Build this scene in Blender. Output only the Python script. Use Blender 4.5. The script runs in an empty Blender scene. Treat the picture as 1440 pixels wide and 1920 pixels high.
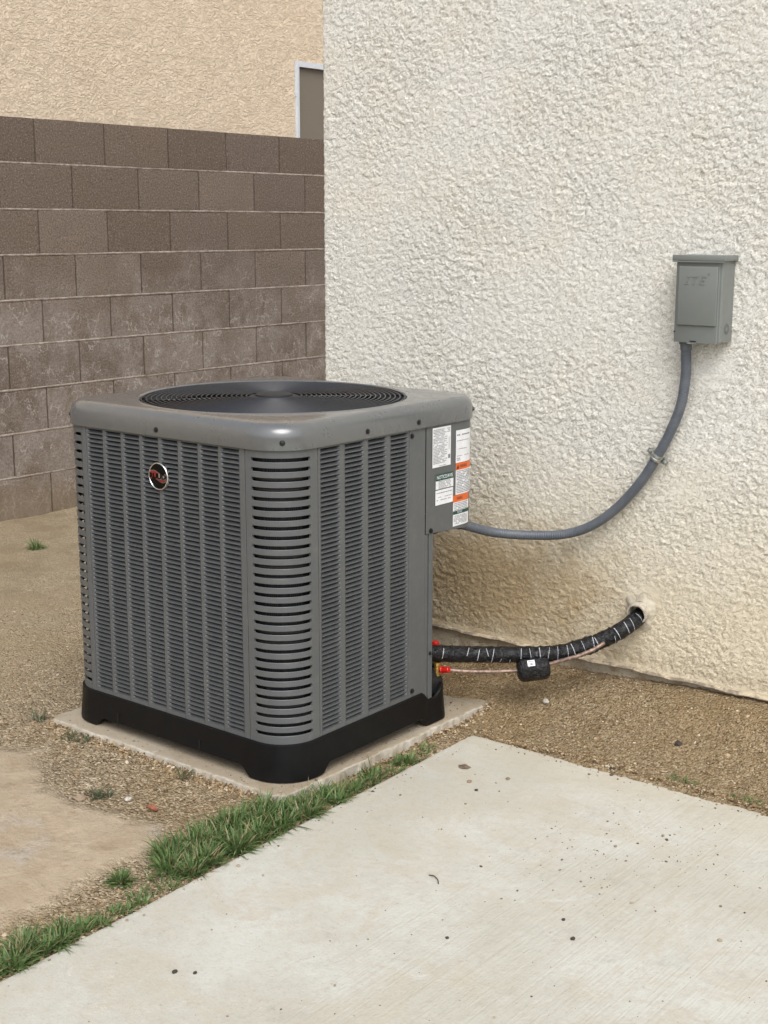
import bpy, bmesh, math, random
import numpy as np
from mathutils import Vector, Matrix, noise as mnoise

S = bpy.context.scene
COL = S.collection
random.seed(7)
RNG = np.random.default_rng(7)
PI = math.pi

# ------------------------------------------------------------------ camera
FPX, PITCH, ROLL, YAW = 2569.2, 0.2063, 0.00125, 0.89665
CAM = Vector((2.33286, -2.48349, 1.31903))
fw = Vector((-math.cos(YAW)*math.cos(PITCH), math.sin(YAW)*math.cos(PITCH), -math.sin(PITCH)))
rt = fw.cross(Vector((0, 0, 1))).normalized()
up = rt.cross(fw)
r2 = rt*math.cos(ROLL) + up*math.sin(ROLL)
u2 = -rt*math.sin(ROLL) + up*math.cos(ROLL)
cd = bpy.data.cameras.new('camera')
cam = bpy.data.objects.new('camera', cd)
COL.objects.link(cam)
cam.matrix_world = Matrix(((r2.x, u2.x, -fw.x, CAM.x), (r2.y, u2.y, -fw.y, CAM.y), (r2.z, u2.z, -fw.z, CAM.z), (0, 0, 0, 1)))
cd.sensor_fit = 'VERTICAL'
cd.sensor_height = 36
cd.lens = FPX/1920*36
cd.clip_start = 0.05
cd.clip_end = 500
S.camera = cam

# ------------------------------------------------------------------ light
SUN_EL, SUN_AZ = math.radians(50), Vector((0.72, -0.69, 0)).normalized()
world = bpy.data.worlds.new('World')
S.world = world
world.use_nodes = True
wn, wl = world.node_tree.nodes, world.node_tree.links
bg = wn['Background']
sky = wn.new('ShaderNodeTexSky')
sky.sky_type = 'NISHITA'
sky.sun_disc = False
sky.sun_elevation = SUN_EL
sky.sun_rotation = math.atan2(SUN_AZ.x, SUN_AZ.y)
sky.dust_density = 4
sky.air_density = 1.0
sky.ozone_density = 1.5
hs = wn.new('ShaderNodeHueSaturation')
hs.inputs['Saturation'].default_value = 0.30
wl.new(sky.outputs[0], hs.inputs['Color'])
wl.new(hs.outputs[0], bg.inputs['Color'])
bg.inputs['Strength'].default_value = 0.15
sd = bpy.data.lights.new('sun', 'SUN')
sd.energy = 0.9
sd.angle = math.radians(40)
sd.color = (1.0, 0.995, 0.985)
sun = bpy.data.objects.new('sun', sd)
COL.objects.link(sun)
sdir = Vector((SUN_AZ.x*math.cos(SUN_EL), SUN_AZ.y*math.cos(SUN_EL), math.sin(SUN_EL)))
sun.rotation_euler = sdir.to_track_quat('Z', 'Y').to_euler()
sun.location = sdir*10
S.view_settings.view_transform = 'Standard'
S.view_settings.look = 'None'
S.view_settings.exposure = 0.47
S.view_settings.gamma = 1
S.view_settings.use_curve_mapping = False

# ------------------------------------------------------------------ materials
def rgb(r, g, b):
    f = lambda c: ((c/255+0.055)/1.055)**2.4 if c/255 > 0.04045 else c/255/12.92
    return (f(r), f(g), f(b), 1)

class NT:
    def __init__(s, name):
        s.m = bpy.data.materials.new(name)
        s.m.use_nodes = True
        s.t = s.m.node_tree
        s.n, s.l = s.t.nodes, s.t.links
        s.b = s.n['Principled BSDF']
        s.tc = None
    def new(s, typ, **kw):
        nd = s.n.new(typ)
        for k, v in kw.items():
            setattr(nd, k, v)
        return nd
    def set(s, sock, v):
        if isinstance(v, bpy.types.NodeSocket):
            s.l.new(v, sock)
        else:
            sock.default_value = v
    def coord(s, kind='Object'):
        if s.tc is None:
            s.tc = s.new('ShaderNodeTexCoord')
        return s.tc.outputs[kind]
    def pos(s):
        return s.new('ShaderNodeNewGeometry').outputs['Position']
    def mapping(s, vec, scale=(1, 1, 1), loc=(0, 0, 0), rot=(0, 0, 0)):
        m = s.new('ShaderNodeMapping')
        s.l.new(vec, m.inputs[0])
        m.inputs['Scale'].default_value = scale
        m.inputs['Location'].default_value = loc
        m.inputs['Rotation'].default_value = rot
        return m.outputs[0]
    def noise(s, vec, scale, detail=3, rough=0.5, dist=0, out='Fac'):
        n = s.new('ShaderNodeTexNoise')
        s.l.new(vec, n.inputs['Vector'])
        n.inputs['Scale'].default_value = scale
        n.inputs['Detail'].default_value = detail
        n.inputs['Roughness'].default_value = rough
        n.inputs['Distortion'].default_value = dist
        return n.outputs[out]
    def voro(s, vec, scale, feature='F1', out='Distance', rand=1):
        n = s.new('ShaderNodeTexVoronoi', feature=feature)
        s.l.new(vec, n.inputs['Vector'])
        n.inputs['Scale'].default_value = scale
        n.inputs['Randomness'].default_value = rand
        return n.outputs[out]
    def ramp(s, fac, stops, interp='LINEAR'):
        r = s.new('ShaderNodeValToRGB')
        s.set(r.inputs[0], fac)
        e = r.color_ramp.elements
        r.color_ramp.interpolation = interp
        while len(e) < len(stops):
            e.new(0.5)
        for i, (p, c) in enumerate(stops):
            e[i].position = p
            e[i].color = c if not isinstance(c, (int, float)) else (c, c, c, 1)
        return r.outputs[0]
    def mix(s, fac, a, b, mode='MIX'):
        m = s.new('ShaderNodeMix', data_type='RGBA', blend_type=mode)
        s.set(m.inputs[0], fac)
        s.set(m.inputs[6], a)
        s.set(m.inputs[7], b)
        return m.outputs[2]
    def math(s, op, a, b=None, c=None, clamp=False):
        m = s.new('ShaderNodeMath', operation=op, use_clamp=clamp)
        s.set(m.inputs[0], a)
        if b is not None: s.set(m.inputs[1], b)
        if c is not None: s.set(m.inputs[2], c)
        return m.outputs[0]
    def sep(s, vec):
        n = s.new('ShaderNodeSeparateXYZ')
        s.l.new(vec, n.inputs[0])
        return n.outputs
    def mapr(s, v, a, b, c=0, d=1, smooth=True):
        n = s.new('ShaderNodeMapRange')
        if smooth: n.interpolation_type = 'SMOOTHSTEP'
        s.set(n.inputs[0], v)
        for i, x in enumerate((a, b, c, d)):
            n.inputs[1+i].default_value = x
        return n.outputs[0]
    def bump(s, h, dist, strength=1, prev=None):
        b = s.new('ShaderNodeBump')
        s.set(b.inputs['Height'], h)
        b.inputs['Distance'].default_value = dist
        b.inputs['Strength'].default_value = strength
        if prev is not None: s.l.new(prev, b.inputs['Normal'])
        return b.outputs[0]
    def done(s, color=None, rough=None, metal=None, normal=None, spec=None):
        if color is not None: s.set(s.b.inputs['Base Color'], color)
        if rough is not None: s.set(s.b.inputs['Roughness'], rough)
        if metal is not None: s.set(s.b.inputs['Metallic'], metal)
        if spec is not None: s.set(s.b.inputs['Specular IOR Level'], spec)
        if normal is not None: s.l.new(normal, s.b.inputs['Normal'])
        return s.m

def paint(name, col, rough=0.4, dust=0.12, dustcol=(0.33, 0.29, 0.23, 1), bumpd=0.0003, spec=0.5, metal=0.0):
    n = NT(name)
    p = n.pos()
    big = n.noise(p, 6, 4, 0.6)
    fine = n.noise(p, 260, 3, 0.6)
    c = n.mix(n.mapr(big, 0.35, 0.7, 0, 0.35), col, tuple(x*0.86 for x in col[:3])+(1,))
    d = n.math('MULTIPLY', n.mapr(n.noise(p, 35, 5, 0.7), 0.45, 0.8), dust*2)
    c = n.mix(d, c, dustcol)
    c = n.mix(n.mapr(fine, 0.68, 0.78, 0, 0.25), c, dustcol)
    ro = n.mapr(n.noise(p, 20, 4, 0.6), 0.3, 0.7, rough*0.85, min(1, rough*1.2))
    return n.done(c, ro, metal, n.bump(n.noise(p, 420, 2, 0.5), bumpd, 0.35), spec)

def simple(name, col, rough=0.5, metal=0, spec=0.5, var=0.15, scale=60):
    n = NT(name)
    p = n.pos()
    f = n.noise(p, scale, 4, 0.6)
    c = n.mix(n.mapr(f, 0.3, 0.7), tuple(x*(1-var) for x in col[:3])+(1,), tuple(min(1, x*(1+var)) for x in col[:3])+(1,))
    return n.done(c, rough, metal, None, spec)

M = {}
M['cabinet'] = paint('grey cabinet paint', (0.098, 0.104, 0.107, 1), 0.36, 0.05)
M['cap'] = paint('grey cap paint', (0.100, 0.106, 0.109, 1), 0.30, 0.035, bumpd=0.0001)
M['louver'] = paint('grey louver paint', (0.056, 0.061, 0.066, 1), 0.42, 0.04)
M['coil'] = None
M['cap'].node_tree.nodes['Principled BSDF'].inputs['Coat Weight'].default_value = 0.75
M['cap'].node_tree.nodes['Principled BSDF'].inputs['Coat IOR'].default_value = 1.75
M['cap'].node_tree.nodes['Principled BSDF'].inputs['Coat Roughness'].default_value = 0.17
M['blackplastic'] = paint('black plastic', (0.0042, 0.0042, 0.0048, 1), 0.45, 0.012, (0.08, 0.075, 0.07, 1), 0.0004, 0.22)
M['wire'] = simple('black coated wire', (0.016, 0.018, 0.024, 1), 0.34)
M['fan'] = simple('black fan paint', (0.004, 0.005, 0.008, 1), 0.38)
M['hub'] = simple('black hub plate', (0.026, 0.026, 0.028, 1), 0.6, 0, 0.3)
M['screw'] = simple('black screw', (0.008, 0.008, 0.009, 1), 0.35)
M['silver'] = simple('silver rim', (0.72, 0.72, 0.72, 1), 0.22, 1.0)
M['badgeblack'] = simple('badge black', (0.003, 0.003, 0.003, 1), 0.35, 0, 0.15)
M['badgered'] = simple('badge red', (0.20, 0.020, 0.016, 1), 0.4, var=0.3, scale=90)
M['badgegrey'] = simple('badge grey', (0.22, 0.20, 0.18, 1), 0.35)
M['white'] = simple('white label', (0.74, 0.75, 0.77, 1), 0.45, var=0.05)
M['greenlabel'] = simple('green label band', (0.010, 0.062, 0.045, 1), 0.45)
M['orangelabel'] = simple('orange label band', (0.68, 0.13, 0.02, 1), 0.45, var=0.1)
M['print'] = simple('grey print', (0.20, 0.21, 0.23, 1), 0.5)
M['printdark'] = simple('dark print', (0.035, 0.035, 0.04, 1), 0.5)
M['boxgrey'] = paint('disconnect box paint', (0.172, 0.186, 0.176, 1), 0.42, 0.04)
M['conduit'] = None
M['steel'] = simple('zinc plated steel', (0.42, 0.44, 0.42, 1), 0.35, 0.9, var=0.3, scale=150)
M['brass'] = simple('brass', (0.50, 0.33, 0.10, 1), 0.35, 0.85, var=0.3, scale=200)
M['redcap'] = simple('red plastic cap', (0.50, 0.012, 0.008, 1), 0.35)
M['copper'] = simple('weathered copper', (0.25, 0.175, 0.14, 1), 0.48, 0.45, var=0.45, scale=120)
M['framewhite'] = simple('white vinyl frame', (0.62, 0.65, 0.69, 1), 0.45, var=0.05)
M['pvc'] = simple('dusty pvc sleeve', (0.45, 0.40, 0.33, 1), 0.7, var=0.25, scale=90)
M['leaf'] = simple('dry red leaf', (0.22, 0.075, 0.035, 1), 0.7, var=0.35, scale=150)
M['twig'] = simple('dry twig', (0.06, 0.045, 0.032, 1), 0.8)
M['rubber'] = simple('dark rubber', (0.012, 0.012, 0.012, 1), 0.6)

n = NT('condenser coil fins')
p = n.pos()
xyz = n.sep(p)
w = n.new('ShaderNodeTexWave', wave_type='BANDS', bands_direction='X')
w.inputs['Scale'].default_value = 150
n.l.new(n.mapping(p, (1, 1, 0.02)), w.inputs['Vector'])
w2 = n.new('ShaderNodeTexWave', wave_type='BANDS', bands_direction='Y')
w2.inputs['Scale'].default_value = 150
n.l.new(n.mapping(p, (1, 1, 0.02)), w2.inputs['Vector'])
c = n.mix(n.math('MULTIPLY', w.outputs['Fac'], w2.outputs['Fac']), (0.006, 0.007, 0.009, 1), (0.045, 0.047, 0.052, 1))
tubes = n.math('PINGPONG', n.math('MULTIPLY', xyz[2], 1.0), 0.0125)
c = n.mix(n.mapr(tubes, 0.0, 0.005, 0.7, 0), c, (0.085, 0.078, 0.068, 1))
c = n.mix(n.mapr(n.noise(p, 50, 5, 0.7), 0.55, 0.75, 0, 0.5), c, (0.10, 0.09, 0.075, 1))
M['coil'] = n.done(c, 0.5, 0.3)

n = NT('grey flexible conduit')
p = n.pos()
c = n.mix(n.mapr(n.noise(p, 30, 4, 0.6), 0.35, 0.7), (0.085, 0.098, 0.118, 1), (0.110, 0.122, 0.140, 1))
c = n.mix(n.mapr(n.noise(n.mapping(p, (1, 1, 1)), 90, 4, 0.7), 0.62, 0.72, 0, 0.4), c, (0.30, 0.29, 0.27, 1))
M['conduit'] = n.done(c, 0.42)

n = NT('black wrap tape')
p = n.pos()
dd = n.mapr(n.noise(p, 75, 4, 0.65, 1.2), 0.62, 0.70, 0, 0.35)
c = n.mix(dd, (0.004, 0.004, 0.005, 1), (0.11, 0.105, 0.10, 1))
M['tape'] = n.done(c, n.mapr(n.noise(p, 40, 3), 0.3, 0.7, 0.14, 0.40), 0, n.bump(n.noise(p, 70, 4, 0.65, 1.5), 0.006, 0.9), 0.40)
M['tapemark'] = simple('faded print on tape', (0.36, 0.38, 0.41, 1), 0.5, var=0.4, scale=400)

# stucco of the house
def stucco_mat(name, base, warm, far=False):
    n = NT(name)
    p = n.pos()
    x = n.sep(p)
    c = n.mix(n.mapr(n.noise(p, 3.0, 4, 0.6), 0.35, 0.7), base, warm)
    if not far:
        # older, yellower paint low down and a brown splash stain behind the unit
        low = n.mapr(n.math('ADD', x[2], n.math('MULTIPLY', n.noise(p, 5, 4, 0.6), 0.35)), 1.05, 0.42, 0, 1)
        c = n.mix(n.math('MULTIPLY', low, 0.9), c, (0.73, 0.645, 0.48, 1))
        dx = n.math('MULTIPLY', n.math('SUBTRACT', x[0], 0.20), 2.3)
        dz = n.math('MULTIPLY', n.math('SUBTRACT', x[2], 0.32), 5.2)
        dist = n.math('SQRT', n.math('ADD', n.math('MULTIPLY', dx, dx), n.math('MULTIPLY', dz, dz)))
        dist = n.math('ADD', dist, n.math('MULTIPLY', n.math('SUBTRACT', n.noise(p, 9, 5, 0.65), 0.5), 1.5))
        c = n.mix(n.mapr(dist, 0.25, 1.5, 0.85, 0), c, (0.40, 0.285, 0.145, 1))
        # dirt splashed along the very bottom
        bot = n.mapr(n.math('ADD', x[2], n.math('MULTIPLY', n.noise(p, 22, 4, 0.7), 0.10)), 0.30, 0.19, 0, 0.45)
        c = n.mix(bot, c, (0.40, 0.31, 0.19, 1))
        att = n.new('ShaderNodeAttribute', attribute_name='relief')  # shade in the recesses, with slight dirt, painted into the colour below
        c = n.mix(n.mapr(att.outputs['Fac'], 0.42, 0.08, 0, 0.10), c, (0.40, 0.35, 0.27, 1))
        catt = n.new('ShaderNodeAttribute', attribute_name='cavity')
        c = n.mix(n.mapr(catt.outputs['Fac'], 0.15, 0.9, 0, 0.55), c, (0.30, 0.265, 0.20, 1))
        c = n.mix(n.mapr(n.noise(p, 14, 5, 0.7), 0.60, 0.78, 0, 0.2), c, (0.60, 0.54, 0.44, 1))
        q = n.mapping(p, (1, 1, 1.45))
        a = n.noise(q, 42, 5, 0.64, 0.9)
        def terr(a_, k_, w_):
            x_ = n.math('MULTIPLY', a_, k_)
            f_ = n.math('FRACT', x_)
            return n.math('ADD', n.math('FLOOR', x_), n.mapr(f_, 0.0, w_)), f_
        t1_, f = terr(a, 8.0, 0.14)
        a2 = n.noise(q, 85, 3, 0.6, 0.8)
        t2_, f2 = terr(a2, 6.0, 0.22)
        nm = n.bump(t1_, 0.0009, 1.0)
        nm = n.bump(t2_, 0.0004, 0.8, nm)
        nm = n.bump(n.noise(p, 260, 3, 0.6), 0.0014, 0.5, nm)
        c = n.mix(n.mapr(f, 0.16, 0.02, 0, 0.22), c, (0.40, 0.37, 0.31, 1))  # ledge edges darkened in the colour too, as crevice shade and dirt
    else:
        q = n.mapping(p, (1, 0.8, 1.25))
        a = n.noise(q, 30, 4, 0.62, 1.6)
        t = n.ramp(a, [(0.38, 0.0), (0.44, 0.35), (0.50, 0.4), (0.53, 0.75), (0.60, 0.8), (0.64, 1.0)])
        nm = n.bump(t, 0.009, 1.0)
        nm = n.bump(n.noise(p, 120, 3, 0.6), 0.003, 0.6, nm)
        c = n.mix(n.mapr(n.noise(p, 16, 4, 0.6), 0.4, 0.75, 0, 0.25), c, (0.50, 0.38, 0.25, 1))
    return n.done(c, 0.9, 0, nm, 0.15)
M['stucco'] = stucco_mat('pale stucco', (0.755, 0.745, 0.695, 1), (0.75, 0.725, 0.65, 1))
M['stuccofar'] = stucco_mat('tan stucco', (0.86, 0.715, 0.54, 1), (0.83, 0.685, 0.51, 1), True)
n = NT('smooth stucco patch')
p = n.pos()
c = n.mix(n.mapr(n.noise(p, 30, 5, 0.7), 0.35, 0.65), (0.42, 0.375, 0.29, 1), (0.58, 0.53, 0.43, 1))
M['patch'] = n.done(c, 0.9, 0, n.bump(n.noise(p, 80, 5, 0.7), 0.004, 0.8), 0.15)
n = NT('foundation concrete')
p = n.pos()
c = n.mix(n.mapr(n.noise(p, 12, 6, 0.7), 0.42, 0.66), (0.56, 0.50, 0.39, 1), (0.36, 0.29, 0.20, 1))
c = n.mix(n.mapr(n.noise(n.mapping(p, (1, 1, 1.5)), 70, 5, 0.75), 0.54, 0.66, 0, 0.7), c, (0.14, 0.095, 0.06, 1))
M['foundation'] = n.done(c, 0.9, 0, n.bump(n.noise(p, 60, 5, 0.7), 0.008, 0.8), 0.2)
n = NT('weep screed')
p = n.pos()
c = n.mix(n.mapr(n.noise(p, 30, 5, 0.7), 0.42, 0.6), (0.58, 0.49, 0.36, 1), (0.24, 0.20, 0.15, 1))
M['screed'] = n.done(c, 0.7)

# concrete block
n = NT('concrete block')
oi = n.new('ShaderNodeObjectInfo')
p = n.pos()
x = n.sep(p)
c = n.ramp(oi.outputs['Random'], [(0, (0.180, 0.136, 0.106, 1)), (0.35, (0.225, 0.172, 0.134, 1)), (0.7, (0.200, 0.155, 0.126, 1)), (1, (0.262, 0.206, 0.165, 1))])
c = n.mix(n.mapr(n.noise(p, 7, 5, 0.65), 0.35, 0.7, 0, 0.4), c, (0.205, 0.165, 0.135, 1))
spk = n.noise(p, 125, 4, 0.75)
c = n.mix(n.mapr(spk, 0.52, 0.66, 0, 0.75), c, (0.37, 0.32, 0.27, 1))
c = n.mix(n.mapr(spk, 0.47, 0.34, 0, 0.75), c, (0.075, 0.055, 0.042, 1))
# pale mineral bloom on the lower courses, with branching veins
lowm = n.mapr(n.math('ADD', x[2], n.math('MULTIPLY', n.noise(p, 2.3, 3, 0.6), 0.9)), 1.72, 1.25, 0, 1)
blo = n.math('MULTIPLY', lowm, n.mapr(n.noise(p, 5, 5, 0.7), 0.38, 0.60, 0.12, 0.80))
blo = n.math('MULTIPLY', blo, n.mapr(n.noise(p, 70, 4, 0.8), 0.40, 0.60, 0.45, 1.0))
c = n.mix(blo, c, (0.40, 0.355, 0.320, 1))
wv = n.new('ShaderNodeVectorMath', operation='ADD')
n.l.new(p, wv.inputs[0])
wn_ = n.new('ShaderNodeVectorMath', operation='SCALE')
n.l.new(n.noise(p, 18, 3, 0.6, 0, 'Color'), wn_.inputs[0])
wn_.inputs['Scale'].default_value = 0.10
n.l.new(wn_.outputs[0], wv.inputs[1])
vein = n.voro(n.mapping(wv.outputs[0], (1, 1, 0.55)), 19, 'DISTANCE_TO_EDGE')
vm = n.math('MULTIPLY', n.mapr(vein, 0.060, 0.0, 0, 1), n.math('MULTIPLY', lowm, n.mapr(n.noise(p, 9, 4, 0.7), 0.46, 0.60, 0, 0.62)))
c = n.mix(vm, c, (0.62, 0.56, 0.51, 1))
dirt = n.mapr(n.math('ADD', x[2], n.math('MULTIPLY', n.noise(p, 8, 4, 0.6), 0.16)), 0.32, 0.08, 0, 0.6)
c = n.mix(dirt, c, (0.27, 0.205, 0.13, 1))
nb = n.bump(n.noise(p, 110, 5, 0.75), 0.010, 1.0)
M['block'] = n.done(c, 0.95, 0, nb, 0.1)
n = NT('bed mortar')
p = n.pos()
c = n.mix(n.mapr(n.noise(p, 30, 5, 0.7), 0.4, 0.62), (0.42, 0.36, 0.315, 1), (0.27, 0.22, 0.185, 1))
M['mortar'] = n.done(c, 0.95, 0, n.bump(n.noise(p, 90, 4, 0.7), 0.006, 0.9), 0.1)
n = NT('raked mortar')
p = n.pos()
M['mortardark'] = n.done(n.mix(n.noise(p, 60, 3), (0.065, 0.048, 0.036, 1), (0.12, 0.09, 0.07, 1)), 0.95)

# ground: crushed gravel, with a pinkish compacted patch
n = NT('fine gravel soil')
p = n.pos()
x = n.sep(p)
def gravel(scale):
    v = n.new('ShaderNodeTexVoronoi')
    n.l.new(n.mapping(p, (1, 1, 0.5)), v.inputs['Vector'])
    v.inputs['Scale'].default_value = scale
    return v
v1, v2 = gravel(190), gravel(120)
rnd = n.sep(v1.outputs['Color'])[0]
rnd2 = n.sep(v2.outputs['Color'])[1]
cg = n.ramp(rnd, [(0, (0.11, 0.080, 0.050, 1)), (0.3, (0.245, 0.190, 0.125, 1)), (0.6, (0.335, 0.270, 0.185, 1)), (0.85, (0.43, 0.36, 0.26, 1)), (1, (0.58, 0.51, 0.40, 1))])
cg2 = n.ramp(rnd2, [(0, (0.16, 0.12, 0.078, 1)), (0.6, (0.34, 0.275, 0.19, 1)), (1, (0.50, 0.43, 0.33, 1))])
cg = n.mix(n.mapr(n.noise(p, 60, 2), 0.5, 0.6, 0, 0.7), cg, cg2)
cg = n.mix(n.mapr(n.noise(p, 34, 5, 0.75), 0.52, 0.68, 0, 0.45), cg, (0.17, 0.125, 0.078, 1))
cg = n.mix(n.mapr(n.noise(p, 27, 5, 0.75, 0.5), 0.54, 0.70, 0, 0.45), cg, (0.47, 0.40, 0.29, 1))
cg = n.mix(n.mapr(n.noise(p, 2.2, 4, 0.6), 0.38, 0.66, 0, 0.5), cg, (0.26, 0.185, 0.095, 1))
right = n.mapr(n.math('ADD', n.math('MULTIPLY', x[0], 0.8), x[1]), 0.25, 0.75)
cg = n.mix(n.math('MULTIPLY', right, 0.42), cg, (0.235, 0.165, 0.082, 1))
bed_dark = n.math('MULTIPLY', n.mapr(n.noise(p, 5, 4, 0.6), 0.45, 0.65), n.mapr(x[1], 0.30, 0.50))  # patchy darker soil toward the house wall
cg = n.mix(n.math('MULTIPLY', bed_dark, n.mapr(x[0], 1.0, 0.1, 0, 0.6)), cg, (0.135, 0.088, 0.048, 1))
leftf = n.mapr(x[0], -0.35, -1.1)
cg = n.mix(n.math('MULTIPLY', leftf, 0.42), cg, (0.46, 0.385, 0.27, 1))
# compacted patch mask comes from a vertex attribute built with the mesh
att = n.new('ShaderNodeAttribute', attribute_name='patch')
pm = n.math('ADD', att.outputs['Fac'], n.math('MULTIPLY', n.math('SUBTRACT', n.noise(p, 26, 5, 0.7), 0.5), 0.75))
pm = n.mapr(pm, 0.30, 0.82)
cp = n.mix(n.mapr(n.noise(p, 6, 5, 0.65), 0.35, 0.68), (0.345, 0.282, 0.205, 1), (0.405, 0.34, 0.258, 1))
cp = n.mix(n.mapr(n.noise(p, 4.2, 4, 0.7), 0.56, 0.70, 0, 0.6), cp, (0.40, 0.375, 0.345, 1))
cp = n.mix(n.mapr(n.noise(p, 17, 6, 0.75), 0.50, 0.66, 0, 0.55), cp, (0.27, 0.205, 0.135, 1))
cp = n.mix(n.mapr(n.noise(p, 130, 4, 0.7), 0.60, 0.70, 0, 0.5), cp, (0.20, 0.145, 0.09, 1))
c = n.mix(pm, cg, cp)
hg = n.math('MULTIPLY', v1.outputs['Distance'], -1.0)
hg = n.math('ADD', hg, n.math('MULTIPLY', v2.outputs['Distance'], -0.8))
hp = n.math('MULTIPLY', n.noise(p, 60, 5, 0.7), 0.9)
hh = n.mix(pm, hg, hp)
c = n.mix(1.0, c, (1.14, 1.12, 1.08, 1), 'MULTIPLY')
M['ground'] = n.done(c, 0.95, 0, n.bump(hh, 0.0075, 1.0), 0.1)

# concrete
def concrete(name, base, broom=True, tint=(0.49, 0.44, 0.355, 1)):
    n = NT(name)
    p = n.pos()
    x = n.sep(p)
    c = n.mix(n.mapr(n.noise(p, 2.4, 6, 0.62), 0.38, 0.64), base, tuple(a*b for a, b in zip(base, (0.87, 0.845, 0.80, 1))))
    c = n.mix(n.mapr(n.noise(p, 3.6, 8, 0.78, 0.8), 0.47, 0.64, 0, 0.62), c, tint)
    c = n.mix(n.mapr(n.noise(p, 9, 7, 0.8, 0.5), 0.55, 0.70, 0, 0.42), c, (0.34, 0.33, 0.31, 1))
    c = n.mix(n.mapr(n.noise(p, 40, 6, 0.8), 0.46, 0.72, 0, 0.42), c, (0.40, 0.35, 0.27, 1))
    c = n.mix(n.mapr(n.noise(p, 210, 3, 0.7), 0.52, 0.70, 0, 0.30), c, (0.33, 0.29, 0.23, 1))
    c = n.mix(n.mapr(n.noise(p, 11, 7, 0.8, 1.0), 0.58, 0.70, 0, 0.35), c, (0.70, 0.70, 0.68, 1))
    pits = n.noise(p, 150, 2, 0.5)
    c = n.mix(n.mapr(pits, 0.72, 0.77, 0, 0.45), c, (0.22, 0.19, 0.15, 1))
    h = n.math('MULTIPLY', n.noise(p, 70, 6, 0.72), 0.6)
    nm = n.bump(h, 0.0045, 0.8)
    if broom:
        bl = n.noise(n.mapping(p, (170, 2.2, 1)), 1.0, 4, 0.6)
        area = n.mapr(n.math('ADD', x[0], n.math('MULTIPLY', n.noise(p, 3, 3, 0.6), 0.4)), 0.92, 1.25)
        nm = n.bump(n.math('MULTIPLY', bl, area), 0.0022, 0.75, nm)
        c = n.mix(n.math('MULTIPLY', n.mapr(bl, 0.45, 0.7, 0, 0.20), area), c, (0.38, 0.32, 0.25, 1))
        c = n.mix(n.mapr(x[1], 0.00, 0.235, 0, 0.30), c, (0.46, 0.39, 0.27, 1))
    if not broom:
        sidem = n.mapr(n.math('ADD', x[2], n.math('MULTIPLY', n.math('SUBTRACT', n.noise(p, 60, 4, 0.7), 0.5), 0.004)), 0.0742, 0.0725)
        c = n.mix(n.math('MULTIPLY', sidem, n.mapr(n.noise(p, 20, 5, 0.7), 0.35, 0.65, 0.15, 0.7)), c, (0.56, 0.535, 0.48, 1))
    return n.done(c, 0.88, 0, nm, 0.2)
M['slab'] = concrete('patio concrete', (0.560, 0.560, 0.513, 1))
M['pad'] = concrete('pad concrete', (0.365, 0.315, 0.24, 1), False, (0.27, 0.21, 0.14, 1))
M['chip'] = simple('broken concrete', (0.50, 0.47, 0.42, 1), 0.9, var=0.3, scale=90)
M['stone'] = simple('brown stone', (0.27, 0.20, 0.14, 1), 0.9, var=0.35, scale=90)
M['darkstone'] = simple('dark stone chip', (0.045, 0.036, 0.03, 1), 0.85, var=0.35, scale=90)
M['bark'] = simple('bark chip', (0.16, 0.115, 0.085, 1), 0.9, var=0.4, scale=120)

n = NT('loose gravel')
g = n.new('ShaderNodeNewGeometry')
c = n.ramp(g.outputs['Random Per Island'], [(0, (0.11, 0.070, 0.037, 1)), (0.3, (0.23, 0.158, 0.085, 1)), (0.65, (0.33, 0.24, 0.142, 1)), (0.9, (0.44, 0.345, 0.225, 1)), (1, (0.60, 0.53, 0.42, 1))])
M['pebble'] = n.done(c, 0.9, 0, None, 0.2)
n = NT('slab crumbs')
g = n.new('ShaderNodeNewGeometry')
c = n.ramp(g.outputs['Random Per Island'], [(0, (0.08, 0.06, 0.045, 1)), (0.5, (0.22, 0.17, 0.12, 1)), (1, (0.40, 0.33, 0.25, 1))])
M['crumb'] = n.done(c, 0.9, 0, None, 0.2)
def grassmat(name, stops):
    n = NT(name)
    g = n.new('ShaderNodeNewGeometry')
    c = n.ramp(g.outputs['Random Per Island'], stops)
    n.b.inputs['Subsurface Weight'].default_value = 0.0
    tr = n.new('ShaderNodeBsdfTranslucent')
    mx = n.new('ShaderNodeMixShader')
    mx.inputs[0].default_value = 0.28
    n.l.new(c, tr.inputs['Color'])
    n.done(c, 0.5, 0, None, 0.35)
    n.l.new(n.b.outputs[0], mx.inputs[1])
    n.l.new(tr.outputs[0], mx.inputs[2])
    n.l.new(mx.outputs[0], n.n['Material Output'].inputs['Surface'])
    return n.m
M['grass'] = grassmat('grass blades', [(0, (0.062, 0.112, 0.036, 1)), (0.35, (0.115, 0.195, 0.060, 1)), (0.72, (0.175, 0.265, 0.092, 1)), (0.80, (0.235, 0.285, 0.145, 1)), (0.88, (0.33, 0.28, 0.15, 1)), (1, (0.36, 0.29, 0.17, 1))])
M['drygrass'] = grassmat('greyish weed', [(0, (0.07, 0.10, 0.05, 1)), (0.6, (0.13, 0.16, 0.09, 1)), (1, (0.24, 0.21, 0.14, 1))])
n = NT('window screen')
p = n.pos()
c = n.mix(n.mapr(n.noise(p, 300, 1), 0.4, 0.6), (0.155, 0.130, 0.100, 1), (0.215, 0.185, 0.145, 1))
M['screen'] = n.done(c, 0.6)
n = NT('window glass')
M['glass'] = n.done((0.02, 0.022, 0.025, 1), 0.06)

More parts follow.
